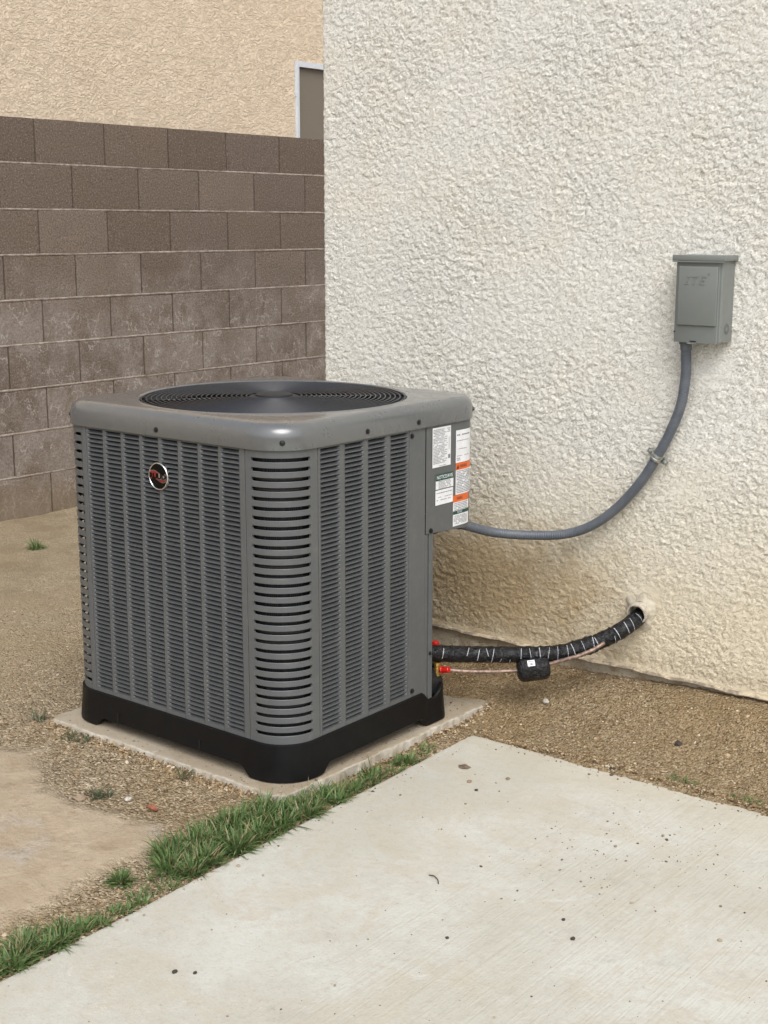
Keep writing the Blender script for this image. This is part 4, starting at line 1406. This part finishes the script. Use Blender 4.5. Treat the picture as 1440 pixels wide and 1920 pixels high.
m = MB(); m.box(x0-0.009, x1+0.007, yf-0.0095, yf-0.0065, 1.2330, 1.2362); m.build('hood_lip', M['boxgrey'], DB)
o = MB().box(0.822, 0.846, yf-0.013, yf-0.001, 1.0385, 1.0415).build('hasp', M['steel'], DB); bevel(o, 0.001, 1)
MB().box(0.826, 0.842, yf-0.004, yf+0.004, 1.0430, 1.0455).build('hasp_slot', M['screw'], DB)
for (zz, yy, rr) in ((1.075, 0.628, 0.012), (1.075, 0.628, 0.008)):
    m = MB()
    ring = []
    for d in (-0.0005, 0.0006):
        ring.append([(x1+0.0003+0.0004, yy+(rr+d)*math.cos(t), zz+(rr+d)*math.sin(t)) for t in [2*PI*k/28 for k in range(28)]])
    m.rows(ring, True)
    m.build('knockout', M['printdark'], DB)
MB().tube([(x0+0.0005, yf-0.0026, 1.066), (x0+0.0005, yf-0.0032, 1.066)], 0.0022, 8).build('screw_hole', M['screw'], DB)
# embossed lettering, letters built from slanted bars
bpy.context.view_layer.update()
m = MB()
lx, lz, hgt = 0.8065, 1.1800, 0.0215
def bar(xa, xb, za, zb):
    sh = 0.30
    y0_, y1_ = yf-0.0086, yf-0.0074
    pts = []
    for y_, sft in ((y1_, 0.0), (y0_, 0.0006)):
        for (x_, z_) in ((xa+sft, za+sft), (xb-sft, za+sft), (xb-sft, zb-sft), (xa+sft, zb-sft)):
            pts.append((lx+x_+sh*z_, y_, lz+z_))
    m.add(pts, [(4, 5, 6, 7), (0, 1, 5, 4), (1, 2, 6, 5), (2, 3, 7, 6), (3, 0, 4, 7)])
def letter(x, kind):
    T = 0.0050
    if kind == 'I': bar(x, x+0.011, 0, T*0.8); bar(x+0.003, x+0.008, T*0.8, hgt-T*0.8); bar(x, x+0.011, hgt-T*0.8, hgt)
    if kind == 'T': bar(x+0.005, x+0.0105, 0, hgt-T); bar(x-0.001, x+0.0165, hgt-T, hgt)
    if kind == 'E': bar(x, x+0.0055, 0, hgt); bar(x+0.0055, x+0.016, 0, T); bar(x+0.0055, x+0.014, hgt/2-T/2, hgt/2+T/2); bar(x+0.0055, x+0.016, hgt-T, hgt)
letter(0.000, 'I'); letter(0.0160, 'T'); letter(0.0370, 'E')
m.build('embossed_lettering', M['boxgrey'], DB, 30)
MB().tube([(0.8700, yf-0.0074, 1.2065), (0.8700, yf-0.0088, 1.2065)], 0.0024, 12).build('registered_mark', M['boxgrey'], DB, 30)

# ------------------------------------------------------------------ flexible conduit
CP = [(0.803, 0.618, 1.046), (0.802, 0.624, 1.00), (0.800, 0.631, 0.955), (0.789, 0.634, 0.88), (0.762, 0.634, 0.808), (0.736, 0.634, 0.756), (0.691, 0.633, 0.680), (0.626, 0.631, 0.602), (0.556, 0.622, 0.544), (0.484, 0.605, 0.513), (0.403, 0.567, 0.505), (0.332, 0.503, 0.513), (0.291, 0.430, 0.538), (0.268, 0.385, 0.556)]
CR = 0.0128
cond = thing('flexible_conduit', 'grey flexible conduit curving down the stucco wall from box to air conditioner', 'conduit', (0.80, 0.62, 1.04))
fine = catmull(CP, 40)
rads = []
acc = 0
pts_ = []
# resample for the shallow spiral ribs
L = [0]
for i in range(1, len(fine)): L.append(L[-1]+(fine[i]-fine[i-1]).length)
N = int(L[-1]/0.0016)
res_ = []
j = 0
for i in range(N+1):
    d = L[-1]*i/N
    while j < len(L)-2 and L[j+1] < d: j += 1
    f = (d-L[j])/max(1e-9, L[j+1]-L[j])
    res_.append(fine[j].lerp(fine[j+1], f))
m = MB()
m.tube(res_, [CR*(1+(0.022 if i % 4 < 2 else -0.022)) for i in range(N+1)], 16)
m.build('conduit_sleeve', M['conduit'], cond, True)
m = MB(); m.tube([(0.803, 0.618, 1.046), (0.803, 0.618, 1.036), (0.803, 0.619, 1.035), (0.803, 0.620, 1.020)], [0.0175, 0.0175, 0.0150, 0.0145], 8)
m.build('connector', M['conduit'], cond, 30)
m = MB(); m.tube([CP[-1], Vector(CP[-1])+(Vector(CP[-2])-Vector(CP[-1])).normalized()*0.03], [0.018, 0.016], 8)
m.build('connector', M['rubber'], cond, 30)

# strap on the conduit
k = Vector((0.729, 0.634, 0.744)); kd = (Vector(CP[6])-Vector(CP[5])).normalized()
strap = thing('conduit_strap', 'small two screw metal strap clamping the grey conduit to the wall', 'pipe strap', tuple(k))
side = kd.cross(Vector((0, -1, 0))).normalized()
outv = Vector((0, -1, 0))
m = MB()
rows = []
for a in [i*PI/10 for i in range(11)]:
    c_ = k+side*math.cos(a)*(CR+0.0022)+outv*math.sin(a)*(CR+0.0022)
    nrm = side*math.cos(a)+outv*math.sin(a)
    rows.append([c_-kd*0.0085-nrm*0.001, c_-kd*0.0085+nrm*0.0012, c_-kd*0.003+nrm*0.0020, c_-kd*0.001+nrm*0.0008, c_+kd*0.001+nrm*0.0008, c_+kd*0.003+nrm*0.0020, c_+kd*0.0085+nrm*0.0012, c_+kd*0.0085-nrm*0.001])
m.rows(rows)
m.build('saddle', M['steel'], strap, 35)
for sg in (1, -1):
    m = MB()
    c0 = k+side*sg*(CR+0.0015)-outv*0.006
    c1 = c0+side*sg*0.018
    w_ = kd*0.0085
    m.add([c0-w_, c1-w_*0.7, c1+w_*0.7, c0+w_, c0-w_+outv*0.0025, c1-w_*0.7+outv*0.0025, c1+w_*0.7+outv*0.0025, c0+w_+outv*0.0025], [(3, 2, 1, 0), (4, 5, 6, 7), (0, 1, 5, 4), (1, 2, 6, 5), (2, 3, 7, 6), (3, 0, 4, 7)])
    m.build('strap_ear', M['steel'], strap)
    m = MB(); q = c0+side*sg*0.010
    m.tube([q+outv*0.002, q+outv*0.0045, q+outv*0.007, q+outv*0.0078], [0.0062, 0.0062, 0.0045, 0.002], 8)
    m.build('screw', M['steel'], strap, 30)

# ------------------------------------------------------------------ insulated suction line
IL = [(0.300, 0.236, 0.236), (0.316, 0.256, 0.2335), (0.375, 0.320, 0.227), (0.420, 0.360, 0.2255), (0.474, 0.405, 0.2250), (0.520, 0.440, 0.226), (0.560, 0.475, 0.2300), (0.609, 0.525, 0.246), (0.640, 0.560, 0.263), (0.666, 0.592, 0.281), (0.686, 0.625, 0.303), (0.692, 0.665, 0.318)]
suc = thing('insulated_pipe', 'thick black tape wrapped refrigerant pipe running into the stucco wall', 'insulated pipe', (0.50, 0.43, 0.22))
fi = catmull(IL, 14)
m = MB()
lump = [0.0216+0.0022*mnoise.noise(Vector((i*0.35, 0, 0)))+0.0012*(1 if i % 7 < 1 else 0) for i in range(len(fi))]
for i, p_ in enumerate(fi):
    if 90 < i < 104: lump[i] += 0.0018
m.tube(fi, lump, 20)
m.build('tape_wrap', M['tape'], suc, True)
rs = random.Random(5)
def tape_mark(i, a0, a1, tilt, w=0.0022):
    """thin broken pale stripe crossing the wrap around position i"""
    m = MB()
    dirv = (fi[min(i+1, len(fi)-1)]-fi[i-1]).normalized()
    side_ = dirv.cross(Vector((0, 0, 1))).normalized()
    up_ = side_.cross(dirv)
    n_ = 18
    rows = []
    for q in range(n_+1):
        a = a0+(a1-a0)*q/n_
        c_ = fi[i]+dirv*tilt*(q/n_-0.5)+(side_*math.cos(a)+up_*math.sin(a))*(lump[i]+0.0010)
        ww = w*(0.75+0.5*mnoise.noise(Vector((i*3.3, q*0.8, 1))))
        rows.append([c_-dirv*ww/2, c_+dirv*ww/2])
    m.rows(rows)
    m.build('tape_print', M['tapemark'], suc)
marks = [(17, -.3, 1.0), (27, 0.1, 1.1), (33, -0.5, .9), (39, .1, 1.1), (42, -1.1, 1.0), (46, -1.3, -.2), (51, -1.2, -.3), (57, -1.2, 1.1), (63, -.6, 1.1), (69, -.2, 1.2), (75, -.2, 1.2), (81, -1.1, 1.2), (87, -.9, 1.2), (90, -1.0, 1.2), (95, -.3, 1.2), (101, -.8, 1.2), (104, -.3, 1.2), (118, -1.0, .2), (122, -.6, 1.2), (131, -.4, 1.2), (136, -.6, 1.2), (143, -.1, 1.3)]
for i, a0, a1 in marks:
    if i < len(fi)-4: tape_mark(i, a0, a1, rs.uniform(-0.006, 0.010), rs.uniform(0.0016, 0.0026))

# ------------------------------------------------------------------ copper liquid line and filter drier
CL = [(0.330, 0.252, 0.199), (0.348, 0.262, 0.1945), (0.392, 0.300, 0.1890), (0.440, 0.340, 0.1885), (0.488, 0.380, 0.1905), (0.517, 0.408, 0.196), (0.550, 0.437, 0.2075), (0.580, 0.455, 0.219), (0.612, 0.475, 0.232), (0.640, 0.503, 0.2480), (0.655, 0.530, 0.262)]
liq = thing('copper_line', 'thin weathered copper line below the black pipe, with a black filter drier', 'copper pipe', (0.48, 0.37, 0.19))
MB().tube(catmull(CL, 8), 0.0052, 10).build('copper_pipe', M['copper'], liq, True)
d = (Vector((0.552, 0.438, 0.2040))-Vector((0.484, 0.377, 0.194))).normalized()
c0 = Vector((0.519, 0.409, 0.1945))
# drier: faceted black wrap with shoulders
sd_ = d.cross(Vector((0, 0, 1))).normalized(); up_ = sd_.cross(d)
m = MB()
rows = []
for t, r in [(-0.044, 0.008), (-0.043, 0.021), (-0.036, 0.0295), (-0.030, 0.0320), (0.029, 0.0320), (0.034, 0.0295), (0.040, 0.0235), (0.041, 0.008)]:
    rows.append([c0+d*t+(sd_*math.cos(a)+up_*math.sin(a))*r*(1.03 if k % 2 else 0.97) for k, a in enumerate([2*PI*k/8+PI/8 for k in range(8)])])
m.rows(rows, True, True)
dr = m.build('filter_drier', M['tape'], liq)
bevel(dr, 0.0011, 2, 25)
m = MB()
fa = 3*PI/8+PI/8 + PI/4*0
best = None
for kk in range(8):
    a = 2*PI*kk/8+PI/4
    nv_ = sd_*math.cos(a)+up_*math.sin(a)
    sc = nv_.dot((CAM-c0).normalized())+0.45*nv_.z
    if best is None or sc > best[0]: best = (sc, nv_)
nv_ = best[1]; tv = d.cross(nv_).normalized()
if tv.z < 0: tv = -tv
q0 = c0-d*0.008+nv_*0.0308+tv*0.002
m.quad(q0-d*0.0095-tv*0.0085, q0+d*0.0095-tv*0.0085, q0+d*0.0095+tv*0.0085, q0-d*0.0095+tv*0.0085)
lb = m.build('sticker', M['white'], dr)
m = MB(); q1 = q0+nv_*0.0003
m.quad(q1-d*0.007+tv*0.004, q1+d*0.007+tv*0.004, q1+d*0.007+tv*0.006, q1-d*0.007+tv*0.006)
m.quad(q1-d*0.006+tv*0.0012, q1+d*0.006+tv*0.0012, q1+d*0.006+tv*0.002, q1-d*0.006+tv*0.002)
m.quad(q1-d*0.003-tv*0.0055, q1+d*0.0035-tv*0.0055, q1+d*0.0035-tv*0.0002, q1-d*0.003-tv*0.0002)
m.v  # small block of print
lb2 = m.build('printed_text', M['print'], liq)

# ------------------------------------------------------------------ grass and weeds
def blades(pts, lens, width, lean, seed):
    r = np.random.default_rng(seed)
    n = len(pts)
    P = np.array(pts)
    az = r.uniform(0, 2*np.pi, n)
    ln = np.array(lens)
    le = r.uniform(lean[0], lean[1], n)
    w = r.uniform(width[0], width[1], n)
    d = np.stack([np.cos(az), np.sin(az), np.zeros(n)], -1)
    sdv = np.stack([-np.sin(az+r.uniform(-.7, .7, n)), np.cos(az), np.zeros(n)], -1)
    V = []
    for t, ww in ((0, 1.0), (0.4, 0.9), (0.75, 0.6), (1.0, 0.05)):
        horiz = ln*le*(t**1.7)
        vert = ln*np.sqrt(np.clip(1-(le*0.8)**2, 0.05, 1))*(t-0.28*le*t*t)
        c = P+d*horiz[:, None]+np.stack([0*vert, 0*vert, vert], -1)
        V.append(c-sdv*(w*ww/2)[:, None]); V.append(c+sdv*(w*ww/2)[:, None])
    V = np.stack(V, 1)          # n,8,3
    F = np.array([[0, 1, 3, 2], [2, 3, 5, 4], [4, 5, 7, 6]])
    FF = (np.arange(n)[:, None, None]*8+F[None]).reshape(-1, 4)
    return V.reshape(-1, 3), FF
def patchy(n, cx, cy, sx, sy, seed):
    r = np.random.default_rng(seed)
    return np.stack([r.normal(cx, sx, n), r.normal(cy, sy, n)], -1)
def tuft_blades(tufts, seed):
    """tufts: (x, y, radius, n, length); blades fan outward from each tuft"""
    r = np.random.default_rng(seed)
    VV = []
    for (tx, ty, tr, n, ln) in tufts:
        a = r.uniform(0, 2*np.pi, n); d = np.sqrt(r.random(n))
        x, y = tx+np.cos(a)*d*tr, ty+np.sin(a)*d*tr
        az = a+r.normal(0, 0.6, n)
        lean = np.clip(0.38+0.66*d+r.normal(0, 0.25, n), 0.05, 1.25)
        L = ln*r.uniform(0.35, 1.05, n)
        w = r.uniform(0.0018, 0.0042, n)
        z = ground_h(x, y)-0.002
        dv = np.stack([np.cos(az), np.sin(az), 0*az], -1)
        tw = az+np.pi/2+r.uniform(-0.6, 0.6, n)
        sv = np.stack([np.cos(tw), np.sin(tw), r.uniform(-0.3, 0.3, n)], -1)
        P0 = np.stack([x, y, z], -1)
        V = []
        for t, ww in ((0, 0.8), (0.35, 1.0), (0.7, 0.75), (1.0, 0.05)):
            hz = L*np.minimum(lean, 1.0)*(t**1.35)
            vt = L*(t*np.sqrt(np.clip(1.02-np.minimum(lean, 1.0)**2, 0.03, 1))+0.34*lean*t*(1-t)*1.3)
            c = P0+dv*hz[:, None]; c[:, 2] += vt
            over = c[:, 0] > 0.4835+(c[:, 1]+1.225)*(-0.025)-0.004
            c[:, 2] = np.where(over, np.maximum(c[:, 2], SLAB_Z+0.0015+0.002*t), c[:, 2])
            V.append(c-sv*(w*ww/2)[:, None]); V.append(c+sv*(w*ww/2)[:, None])
        VV.append(np.stack(V, 1))
    VV = np.concatenate(VV)
    n = len(VV)
    F = np.array([[0, 1, 3, 2], [2, 3, 5, 4], [4, 5, 7, 6]])
    return VV.reshape(-1, 3), (np.arange(n)[:, None, None]*8+F[None]).reshape(-1, 4)
zones = [  # x0, x1, y0, y1, tufts, blades, length
    (0.325, 0.455, -0.76, -0.58, 34, 75, 0.055), (0.335, 0.465, -0.60, -0.42, 34, 75, 0.056), (0.375, 0.455, -0.43, -0.28, 18, 62, 0.050),
    (0.394, 0.448, -0.29, -0.10, 13, 46, 0.043), (0.400, 0.438, -0.12, 0.03, 7, 36, 0.038), (0.405, 0.432, 0.02, 0.10, 3, 18, 0.030),
    (0.425, 0.462, -0.90, -0.77, 6, 32, 0.028), (0.440, 0.468, -1.00, -0.90, 5, 40, 0.028), (0.40, 0.44, -0.86, -0.80, 2, 24, 0.03),
    (0.415, 0.470, -1.10, -0.98, 11, 52, 0.036), (0.395, 0.475, -1.28, -1.08, 32, 68, 0.043), (0.395, 0.48, -1.60, -1.27, 44, 70, 0.045)]
rz = np.random.default_rng(17)
tl = []
for (xa, xb, ya, yb_, n_, k_, l_) in zones:
    for _ in range(n_):
        x_, y_ = rz.uniform(xa, xb), rz.uniform(ya, yb_)
        if x_ > 0.4835+(y_+1.225)*(-0.025)-0.016: x_ = 0.4835+(y_+1.225)*(-0.025)-0.016-rz.uniform(0, 0.01)
        if x_ < 0.400 and y_ > -0.402: x_ = 0.400
        tl.append((x_, y_, rz.uniform(0.010, 0.020), int(k_*rz.uniform(0.5, 1.3)), l_*rz.uniform(0.7, 1.15)))
V_, F_ = tuft_blades(tl, 8)
tag(raw_mesh('grass', V_, F_, M['grass']), 'strip of short green grass growing along the patio slab edge', 'grass', None, 'stuff')
r_ = np.random.default_rng(3)
# thin green line at the right-hand slab edge
q = np.stack([r_.uniform(0.98, 1.75, 700), 0.262+np.abs(r_.normal(0, 0.012, 700))], -1)
q = q[(fbm(q[:, 0]*9, q[:, 1]*9, 2, 4) > -0.05)]
V_, F_ = blades(np.column_stack([q, ground_h(q[:, 0], q[:, 1])]), r_.uniform(0.008, 0.026, len(q)), (0.0012, 0.0024), (0.3, 1.0), 12)
tag(raw_mesh('sparse_grass', V_, F_, M['grass']), 'thin line of low grass at the far edge of the patio', 'grass', None, 'stuff')
tufts = [(-2.327, 0.992, 190, .055, .030, 'grass', 'small bright green weed alone near the foot of the block wall'),
         (-0.487, -0.395, 26, .050, .014, 'drygrass', 'sparse grey green weed at the left corner of the concrete pad'),
         (-0.290, -0.430, 200, .018, .055, 'drygrass', 'low grey green weed patch just below the left edge of the pad'),
         (0.010, -0.585, 90, .028, .026, 'drygrass', 'small weed beside the brown stone on the bare soil'),
         (0.092, -0.425, 16, .075, .006, 'drygrass', 'few long thin blades leaning over the front edge of the pad'),
         (0.355, -0.855, 260, .036, .020, 'grass', 'small green tuft alone on the soil left of the patio edge'),
         ]
for (x_, y_, n_, ln_, sp_, mk, lab) in tufts:
    k_ = max(1, int(sp_/0.007)); rw = np.random.default_rng(int(abs(x_*977+y_*131)))
    V_, F_ = tuft_blades([(x_+rw.normal(0, sp_*0.5), y_+rw.normal(0, sp_*0.5), sp_*0.3+0.004, max(6, n_//k_), ln_) for _ in range(k_)], n_)
    V_ = V_-np.array([x_, y_, gz(x_, y_)])
    o = raw_mesh('weed', V_, F_, M[mk])
    o.location = (x_, y_, gz(x_, y_))
    tag(o, lab, 'weed')

# ------------------------------------------------------------------ loose stones
def stone_cloud(P, sizes, flat, seed):
    r = np.random.default_rng(seed)
    ico = np.array([(0, 0, 1), (0.894, 0, 0.447), (0.276, 0.851, 0.447), (-0.724, 0.526, 0.447), (-0.724, -0.526, 0.447), (0.276, -0.851, 0.447), (0.724, 0.526, -0.447), (-0.276, 0.851, -0.447), (-0.894, 0, -0.447), (-0.276, -0.851, -0.447), (0.724, -0.526, -0.447), (0, 0, -1)])
    F = np.array([(0, 1, 2), (0, 2, 3), (0, 3, 4), (0, 4, 5), (0, 5, 1), (1, 6, 2), (2, 7, 3), (3, 8, 4), (4, 9, 5), (5, 10, 1), (6, 7, 2), (7, 8, 3), (8, 9, 4), (9, 10, 5), (10, 6, 1), (11, 7, 6), (11, 8, 7), (11, 9, 8), (11, 10, 9), (11, 6, 10)])
    n = len(P)
    V = ico[None]*(1+r.uniform(-0.28, 0.28, (n, 12, 1)))
    V = V*np.stack([r.uniform(0.7, 1.3, n), r.uniform(0.6, 1.1, n), r.uniform(flat[0], flat[1], n)], -1)[:, None, :]
    a = r.uniform(0, 2*np.pi, n)
    ca, sa = np.cos(a)[:, None], np.sin(a)[:, None]
    x, y = V[..., 0]*ca-V[..., 1]*sa, V[..., 0]*sa+V[..., 1]*ca
    V = np.stack([x, y, V[..., 2]], -1)*np.array(sizes)[:, None, None]
    V = V+P[:, None, :]
    return V.reshape(-1, 3), (np.arange(n)[:, None, None]*12+F[None]).reshape(-1, 3)
N = 34000
q = np.stack([RNG.uniform(-1.5, 1.55, N), RNG.uniform(-1.5, 0.66, N)], -1)
# visible strip only: left field, strip between pad and slab, right bed
keep = ~((q[:, 0] > 0.445-0.025*(q[:, 1]-0.23)) & (q[:, 1] < 0.243))
keep &= ~((q[:, 0] > -0.455) & (q[:, 0] < 0.392) & (q[:, 1] > -0.410) & (q[:, 1] < 0.44))
sd_arr = poly_sd(q[:, 0], q[:, 1], PATCH)
keep &= (sd_arr > -0.02) | (RNG.random(N) < 0.32)
keep &= (q[:, 0] > -1.0) | (RNG.random(N) < 0.35)
q = q[keep]
sz = RNG.lognormal(math.log(0.0022), 0.40, len(q)).clip(0.0012, 0.0085)
P = np.column_stack([q, ground_h(q[:, 0], q[:, 1])+0.0005+0.0*sz])
# grit banked against the pad edges and slab edges
eb = []
for (ax, ay, bx, by, nx_, ny_, cnt, sp) in [(-0.44, -0.402, 0.36, -0.402, 0, -1, 1500, 0.016), (0.385, -0.38, 0.385, 0.42, 1, 0, 1100, 0.014), (0.448, 0.236, 0.478, -1.3, -1, 0, 900, 0.012), (0.45, 0.246, 1.6, 0.258, 0, 1, 1200, 0.014), (-0.44, 0.43, -0.44, -0.40, -1, 0, 500, 0.014)]:
    t = RNG.random(cnt); d = np.abs(RNG.normal(0, sp, cnt))-0.004
    X_, Y_ = ax+(bx-ax)*t+nx_*d, ay+(by-ay)*t+ny_*d
    Z_ = ground_h(X_, Y_)+0.010*np.exp(-np.clip(d, 0, 1)/0.008)*RNG.random(cnt)*(1 if cnt != 900 else 0.4)
    eb.append(np.column_stack([X_, Y_, Z_]))
eb = np.concatenate(eb)
P = np.concatenate([P, eb]); sz = np.concatenate([sz, RNG.lognormal(math.log(0.0024), 0.40, len(eb)).clip(0.0012, 0.006)])
V_, F_ = stone_cloud(P, sz, (0.45, 0.8), 5)
tag(raw_mesh('gravel', V_, F_, M['pebble']), 'loose tan gravel strewn over the soil', 'gravel', None, 'stuff')
# crumbs on the slab, pad and compacted patch
N = 560
q = np.stack([RNG.uniform(0.46, 1.8, N), RNG.uniform(-1.4, 0.23, N)], -1)
q[:170] = np.stack([RNG.normal(1.05, 0.16, 170), RNG.normal(-0.15, 0.12, 170)], -1)
q[170:240] = np.stack([0.46+np.abs(RNG.normal(0, 0.03, 70)), RNG.uniform(-1.0, 0.2, 70)], -1)
q[240:330] = np.stack([RNG.uniform(0.5, 1.6, 90), 0.235-np.abs(RNG.normal(0, 0.02, 90))], -1)
q = q[(q[:, 0] > 0.47) & (q[:, 1] < 0.235)]
sz = RNG.lognormal(math.log(0.0016), 0.45, len(q)).clip(0.0009, 0.0048)
P = np.column_stack([q, np.full(len(q), SLAB_Z)+sz*0.35])
q2 = np.stack([RNG.uniform(-0.43, 0.375, 1100), RNG.uniform(-0.395, 0.42, 1100)], -1)
q2 = q2[(q2[:, 1] < -0.355) | (q2[:, 0] > 0.30)]
sz2 = RNG.lognormal(math.log(0.0015), 0.4, len(q2)).clip(0.0008, 0.004)
P = np.concatenate([P, np.column_stack([q2, np.full(len(q2), 0.0755)+sz2*0.3])]); sz = np.concatenate([sz, sz2])
V_, F_ = stone_cloud(P, sz, (0.4, 0.7), 6)
tag(raw_mesh('debris', V_, F_, M['crumb']), 'small dark crumbs of gravel scattered on the concrete', 'debris', None, 'stuff')

def stone(name, loc, size, flat, mat, label, cat, seed, rot=0.0, elong=1.0):
    m = bmesh.new()
    bmesh.ops.create_icosphere(m, subdivisions=2, radius=1)
    for v in m.verts:
        k_ = 1+0.38*mnoise.noise(v.co*1.6+Vector((seed*5.1, seed, 0)))
        v.co = Vector((v.co.x*k_*elong, v.co.y*k_, v.co.z*k_*flat))*size
    me = bpy.data.meshes.new(name); m.to_mesh(me); m.free()
    me.materials.append(mat)
    o = bpy.data.objects.new(name, me); COL.objects.link(o)
    o.location = loc; o.rotation_euler = (0.05, 0.04, rot)
    return tag(o, label, cat)
stone('stone', (-0.022, -0.640, gz(-0.022, -0.64)+0.006), 0.011, 0.5, M['stone'], 'flat brown stone on the bare soil beside a small weed', 'stone', 2, 0.7, 1.5)
stone('stone', (0.066, -0.575, gz(0.066, -0.575)+0.004), 0.0075, 0.5, M['chip'], 'small pale stone on soil right of the brown one', 'stone', 7, 0.2, 1.1)
stone('concrete_chip', (0.418, -0.395, 0.052), 0.014, 0.7, M['chip'], 'pale broken concrete chip in the grass in front of the black foot', 'concrete chip', 3, 0.4, 1.2)
stone('bark_chip', (0.560, 0.045, SLAB_Z+0.002), 0.0125, 0.22, M['bark'], 'flat brown bark chip lying on the patio near its left corner', 'bark chip', 4, 0.3, 1.15)
stone('stone', (0.845, 0.250, 0.055), 0.0065, 0.6, M['darkstone'], 'dark stone chip on gravel just behind the patio edge', 'stone', 5, 0.8, 1.3)
stone('stone', (0.930, 0.420, gz(0.93, 0.42)+0.004), 0.0075, 0.5, M['darkstone'], 'long dark stone chip on gravel below the stucco wall', 'stone', 9, -0.9, 1.8)
stone('stone', (0.520, 0.470, gz(0.52, 0.47)+0.006), 0.0085, 0.8, M['chip'], 'rounded pale pebble on gravel below the filter drier', 'stone', 11, 0.0, 1.0)
# red leaf, curled
m = MB()
rows = []
for i in range(7):
    u = i/6
    w_ = 0.0085*math.sin(PI*(0.08+0.86*u))
    rows.append([(0.028*(u-0.5), w_*j, 0.003+0.006*abs(j)**2+0.003*math.sin(u*5)) for j in (-1, -0.5, 0, 0.5, 1)])
m.rows(rows)
lf = m.build('leaf', M['leaf'])
lf.location = (0.150, -0.578, gz(0.15, -0.578)+0.003); lf.rotation_euler = (0.2, 0.15, 0.5)
tag(lf, 'small curled reddish brown leaf on the bare soil', 'leaf')
m = MB()
m.tube(catmull([(0, 0, 0.002), (0.012, 0.004, 0.004), (0.026, 0.003, 0.003), (0.040, -0.004, 0.002)], 5), [0.0011]*16, 6)
tw = m.build('twig', M['twig'], None, True)
tw.location = (0.828, -0.455, SLAB_Z); tw.rotation_euler = (0, 0, -0.35)
tag(tw, 'thin dark curved twig lying on the patio', 'twig')
for (x_, y_, s_, lab) in [(1.18, -0.49, 0.0045, 'larger dark pebble of the pair on the patio at lower right'), (1.13, -0.44, 0.0035, 'smaller dark pebble of the pair on the patio at lower right'),
        (1.00, -0.63, 0.0034, 'single small dark pebble at the bottom centre of the patio'), (0.70, -1.02, 0.0045, 'left dark pebble of the close pair at the lower left of the patio'),
        (0.73, -1.0, 0.0035, 'right dark pebble of the close pair at the lower left of the patio'), (0.62, -0.02, 0.0055, 'largest brown pebble near the patio corner, just right of the bark chip'),
        (0.68, 0.05, 0.0050, 'brown pebble near the patio corner, closest to the gravel bed'), (0.66, -0.05, 0.0040, 'small dark pebble near the patio corner, right of the brown one')]:
    o = stone('pebble', (x_, y_, SLAB_Z+s_*0.4), s_, 0.6, M['darkstone'] if s_ < 0.005 else M['stone'], lab, 'pebble', x_*9, x_*7, 1.2)
    o['group'] = 'loose pebbles on the patio'
